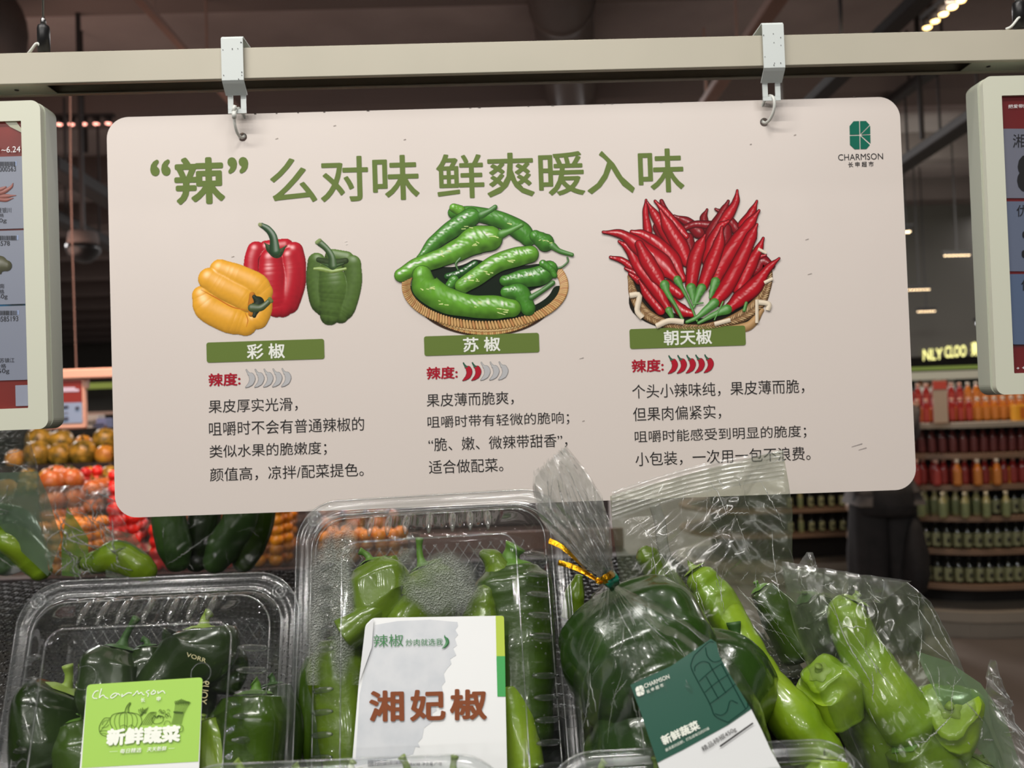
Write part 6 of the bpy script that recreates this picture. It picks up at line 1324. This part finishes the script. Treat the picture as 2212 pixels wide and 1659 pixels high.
pepper([P(1770, 1452, .62), P(1790, 1480, .625), P(1800, 1560, .63)], [.014, .021, .02], PM['light'], SM['light'], 'round ended light green pepper at the left of the right bag', 72, .10, 4, lobe=.12, stem=.25, cal=.6)
pepper([P(2052, 1530, .60), P(2050, 1548, .612), P(2030, 1600, .63)], [.018, .024, .022], PM['light'], SM['light'], 'blunt light green pepper end facing the viewer at the right of the right bag', 73, .12, 3, lobe=.16, stem=.15, cal=.5)
pepper([P(1960, 1600, .61), P(2000, 1660, .61), P(2040, 1740, .61)], [.018, .026, .026], PM['mid'], SM['mid'], 'green pepper low in the right bag', 74, .12, stem=.2)
pepper([P(2120, 1640, .615), P(2100, 1690, .615), P(2080, 1760, .615)], [.012, .018, .018], PM['light'], SM['light'], 'light green pepper at the bottom right corner of the right bag', 75, .12, stem=.2)
pepper([P(1850, 1490, .64), P(1900, 1580, .635), P(1940, 1680, .63)], [.014, .02, .02], PM['mid'], SM['mid'], 'green pepper behind the tall bent one in the right bag', 76, .12, stem=.2)
pepper([P(1740, 1290, .68), P(1770, 1330, .68), P(1810, 1400, .67)], [.010, .018, .018], PM['dark'], SM['dark'], 'dark pepper at the upper left inside the right bag', 77, .12, stem=.2)
V, F = curve_mesh([[(0, 0), (.022, -.008), (.044, -.024), (.060, -.048), (.070, -.085), (.058, -.090), (.040, -.068), (.018, -.040), (.006, -.016)]]); q0 = P(1978, 1406, .598)
obj('green_print_panel', [q0 + Vector((v.x, .02 * v.x, v.y)) for v in V], F, mat_film('green_printed_film', .05, .8, .55, .1, (.8, .9, .8), (.30, .46, .26)), b3)
# film tips at the right edge
b4 = thing('film_bag_tip', 'crumpled clear bag tip rising in the lower right corner', 'bag', P(2170, 1700, .58))
sheet('film', [(2140, 1424), (2128, 1490), (2140, 1560), (2160, 1620), (2150, 1760)], [(2146, 1424), (2180, 1500), (2192, 1560), (2230, 1620), (2260, 1760)], .60, .012, 41, FILM['cuff'], b4, .009, 80, 130, -1, folds=50)
sheet('film', [(2142, 1430), (2130, 1500), (2142, 1600), (2150, 1760)], [(2148, 1430), (2176, 1500), (2200, 1600), (2250, 1760)], .61, .01, 42, FILM['bag'], b4, .005, 50, 80, 1)
b5 = thing('film_bag_tip', 'small shiny bag tip standing above the right bag, beside the zip bag', 'bag', P(1735, 1240, .66))
sheet('film', [(1744, 1193), (1730, 1215), (1712, 1245)], [(1756, 1193), (1764, 1215), (1775, 1250)], .66, .006, 43, FILM['cuff'], b5, .007, 50, 50, -1, folds=14)

# ---------------------------------------------------------------- bags on the far side of the mat, left
b6 = thing('leafy_pepper_bag', 'blurred clear bag of long green peppers standing on the mat at the left edge', 'bag', P(90, 1252, 1.16))
sheet('bag_front', [(-90, 915), (-90, 1050), (-90, 1250)], [(62, 925), (82, 1010), (95, 1240)], 1.13, .03, 51, FILM['bagmilk'], b6, .010, 100, 130, -1, folds=40, fw=2.); sheet('bag_back', [(-90, 920), (-90, 1050), (-90, 1250)], [(60, 930), (80, 1010), (95, 1235)], 1.18, .03, 52, FILM['bag'], b6, .007, 60, 70, 1)
V, F = curve_mesh([[(0, 0), (.06, .0), (.072, -.03), (.088, -.085), (.07, -.13), (.04, -.10), (.0, -.05), (-.04, -.02)]]); q0 = P(-25, 1022, 1.105)
obj('green_print_panel', [q0 + Vector((v.x, 0, v.y)) for v in V], F, mat_film('dull_green_film', .05, .8, .6, .15, (.7, .8, .7), (.22, .32, .22)), b6)
pepper([P(-20, 1148, 1.12), P(30, 1170, 1.12), P(70, 1205, 1.13), P(100, 1250, 1.13)], [.012, .020, .020, .012], PM['light'], SM['light'], 'bright light green pepper sloping down at the left edge of the photo', 81, .06, stem=.3)
pepper([P(-40, 1110, 1.15), P(20, 1150, 1.15), P(60, 1230, 1.15)], [.02, .034, .03], PM['far'], SM['dark'], 'dark green pepper behind the bright one at the left edge', 82, .08, stem=.3)
b7 = thing('crinkled_pepper_bag', 'small crinkled clear bag with one light pepper beside the lower left corner of the sign', 'bag', P(210, 1250, 1.12))
sheet('bag_front', [(82, 1052), (92, 1110), (98, 1180), (120, 1252)], [(240, 1050), (262, 1110), (290, 1170), (345, 1250)], 1.10, .022, 61, FILM['bag'], b7, .016, 130, 120, -1, folds=80, fw=2.2); sheet('bag_back', [(84, 1060), (92, 1110), (98, 1180), (120, 1248)], [(236, 1060), (262, 1110), (290, 1170), (340, 1246)], 1.14, .02, 62, FILM['bag'], b7, .008, 70, 70, 1)
sheet('bag_top_fold', [(100, 1050), (96, 1100)], [(236, 1044), (246, 1090)], 1.095, .006, 63, FILM['cuff'], b7, .008, 80, 40, -1)
pepper([P(176, 1220, 1.10), P(208, 1212, 1.10), P(255, 1200, 1.10), P(300, 1222, 1.10), P(335, 1248, 1.10)], [.008, .014, .020, .017, .010], PM['light'], SM['light'], 'shiny light green pepper lying in the small crinkled bag', 83, .12, stem=.3)
V, F = curve_mesh([[(0, 0), (.010, -.016), (.024, -.04), (.024, -.062), (.012, -.088), (-.008, -.085), (-.008, -.05)]]); q0 = P(145, 1095, 1.115); obj('green_print_panel', [q0 + Vector((v.x, .1 * v.x, v.y)) for v in V], F, mat_film('leaf_green_film', .06, .8, .7, .1, (.7, .9, .6), (.20, .42, .08)), b7)
V, F = curve_mesh([[(0, 0), (.035, -.01), (.05, -.04), (.03, -.065), (.0, -.06)]]); q0 = P(226, 1140, 1.09); obj('green_print_panel', [q0 + Vector((v.x, .1 * v.x, v.y)) for v in V], F, mat_film('grey_green_film', .05, .8, .35, .12, (.85, .92, .85), (.40, .52, .38)), b7)
b8 = thing('long_pepper_bag', 'clear bag of long dark peppers standing on the mat under the sign', 'bag', P(460, 1240, 1.18))
sheet('bag_front', [(330, 1000), (342, 1100), (362, 1236)], [(566, 1000), (572, 1100), (560, 1232)], 1.14, .02, 71, FILM['bag'], b8, .005, 90, 90, -1, folds=16, fw=1.6); sheet('bag_back', [(332, 1000), (342, 1100), (362, 1232)], [(566, 1000), (572, 1100), (560, 1230)], 1.20, .02, 72, FILM['bag'], b8, .004, 60, 60, 1)
for k, (x0, x1, r_, dY, mt_, lb) in enumerate(((366, 388, .022, 1.16, 'far', 'leftmost'), (442, 420, .021, 1.19, 'dark', 'second'), (520, 452, .023, 1.155, 'far', 'third'), (556, 520, .022, 1.175, 'deep', 'rightmost'))):
    pepper([P(x0 - 2, 1000, dY), P(x0, 1110, dY), P((x0 + x1) / 2, 1175, dY), P(x1, 1236, dY)], [r_ * .8, r_, r_, r_ * .6], PM[mt_], SM['dark'], '%s of the four long dark peppers standing in the bag under the sign' % lb, 90 + k, .05, stem=.5)
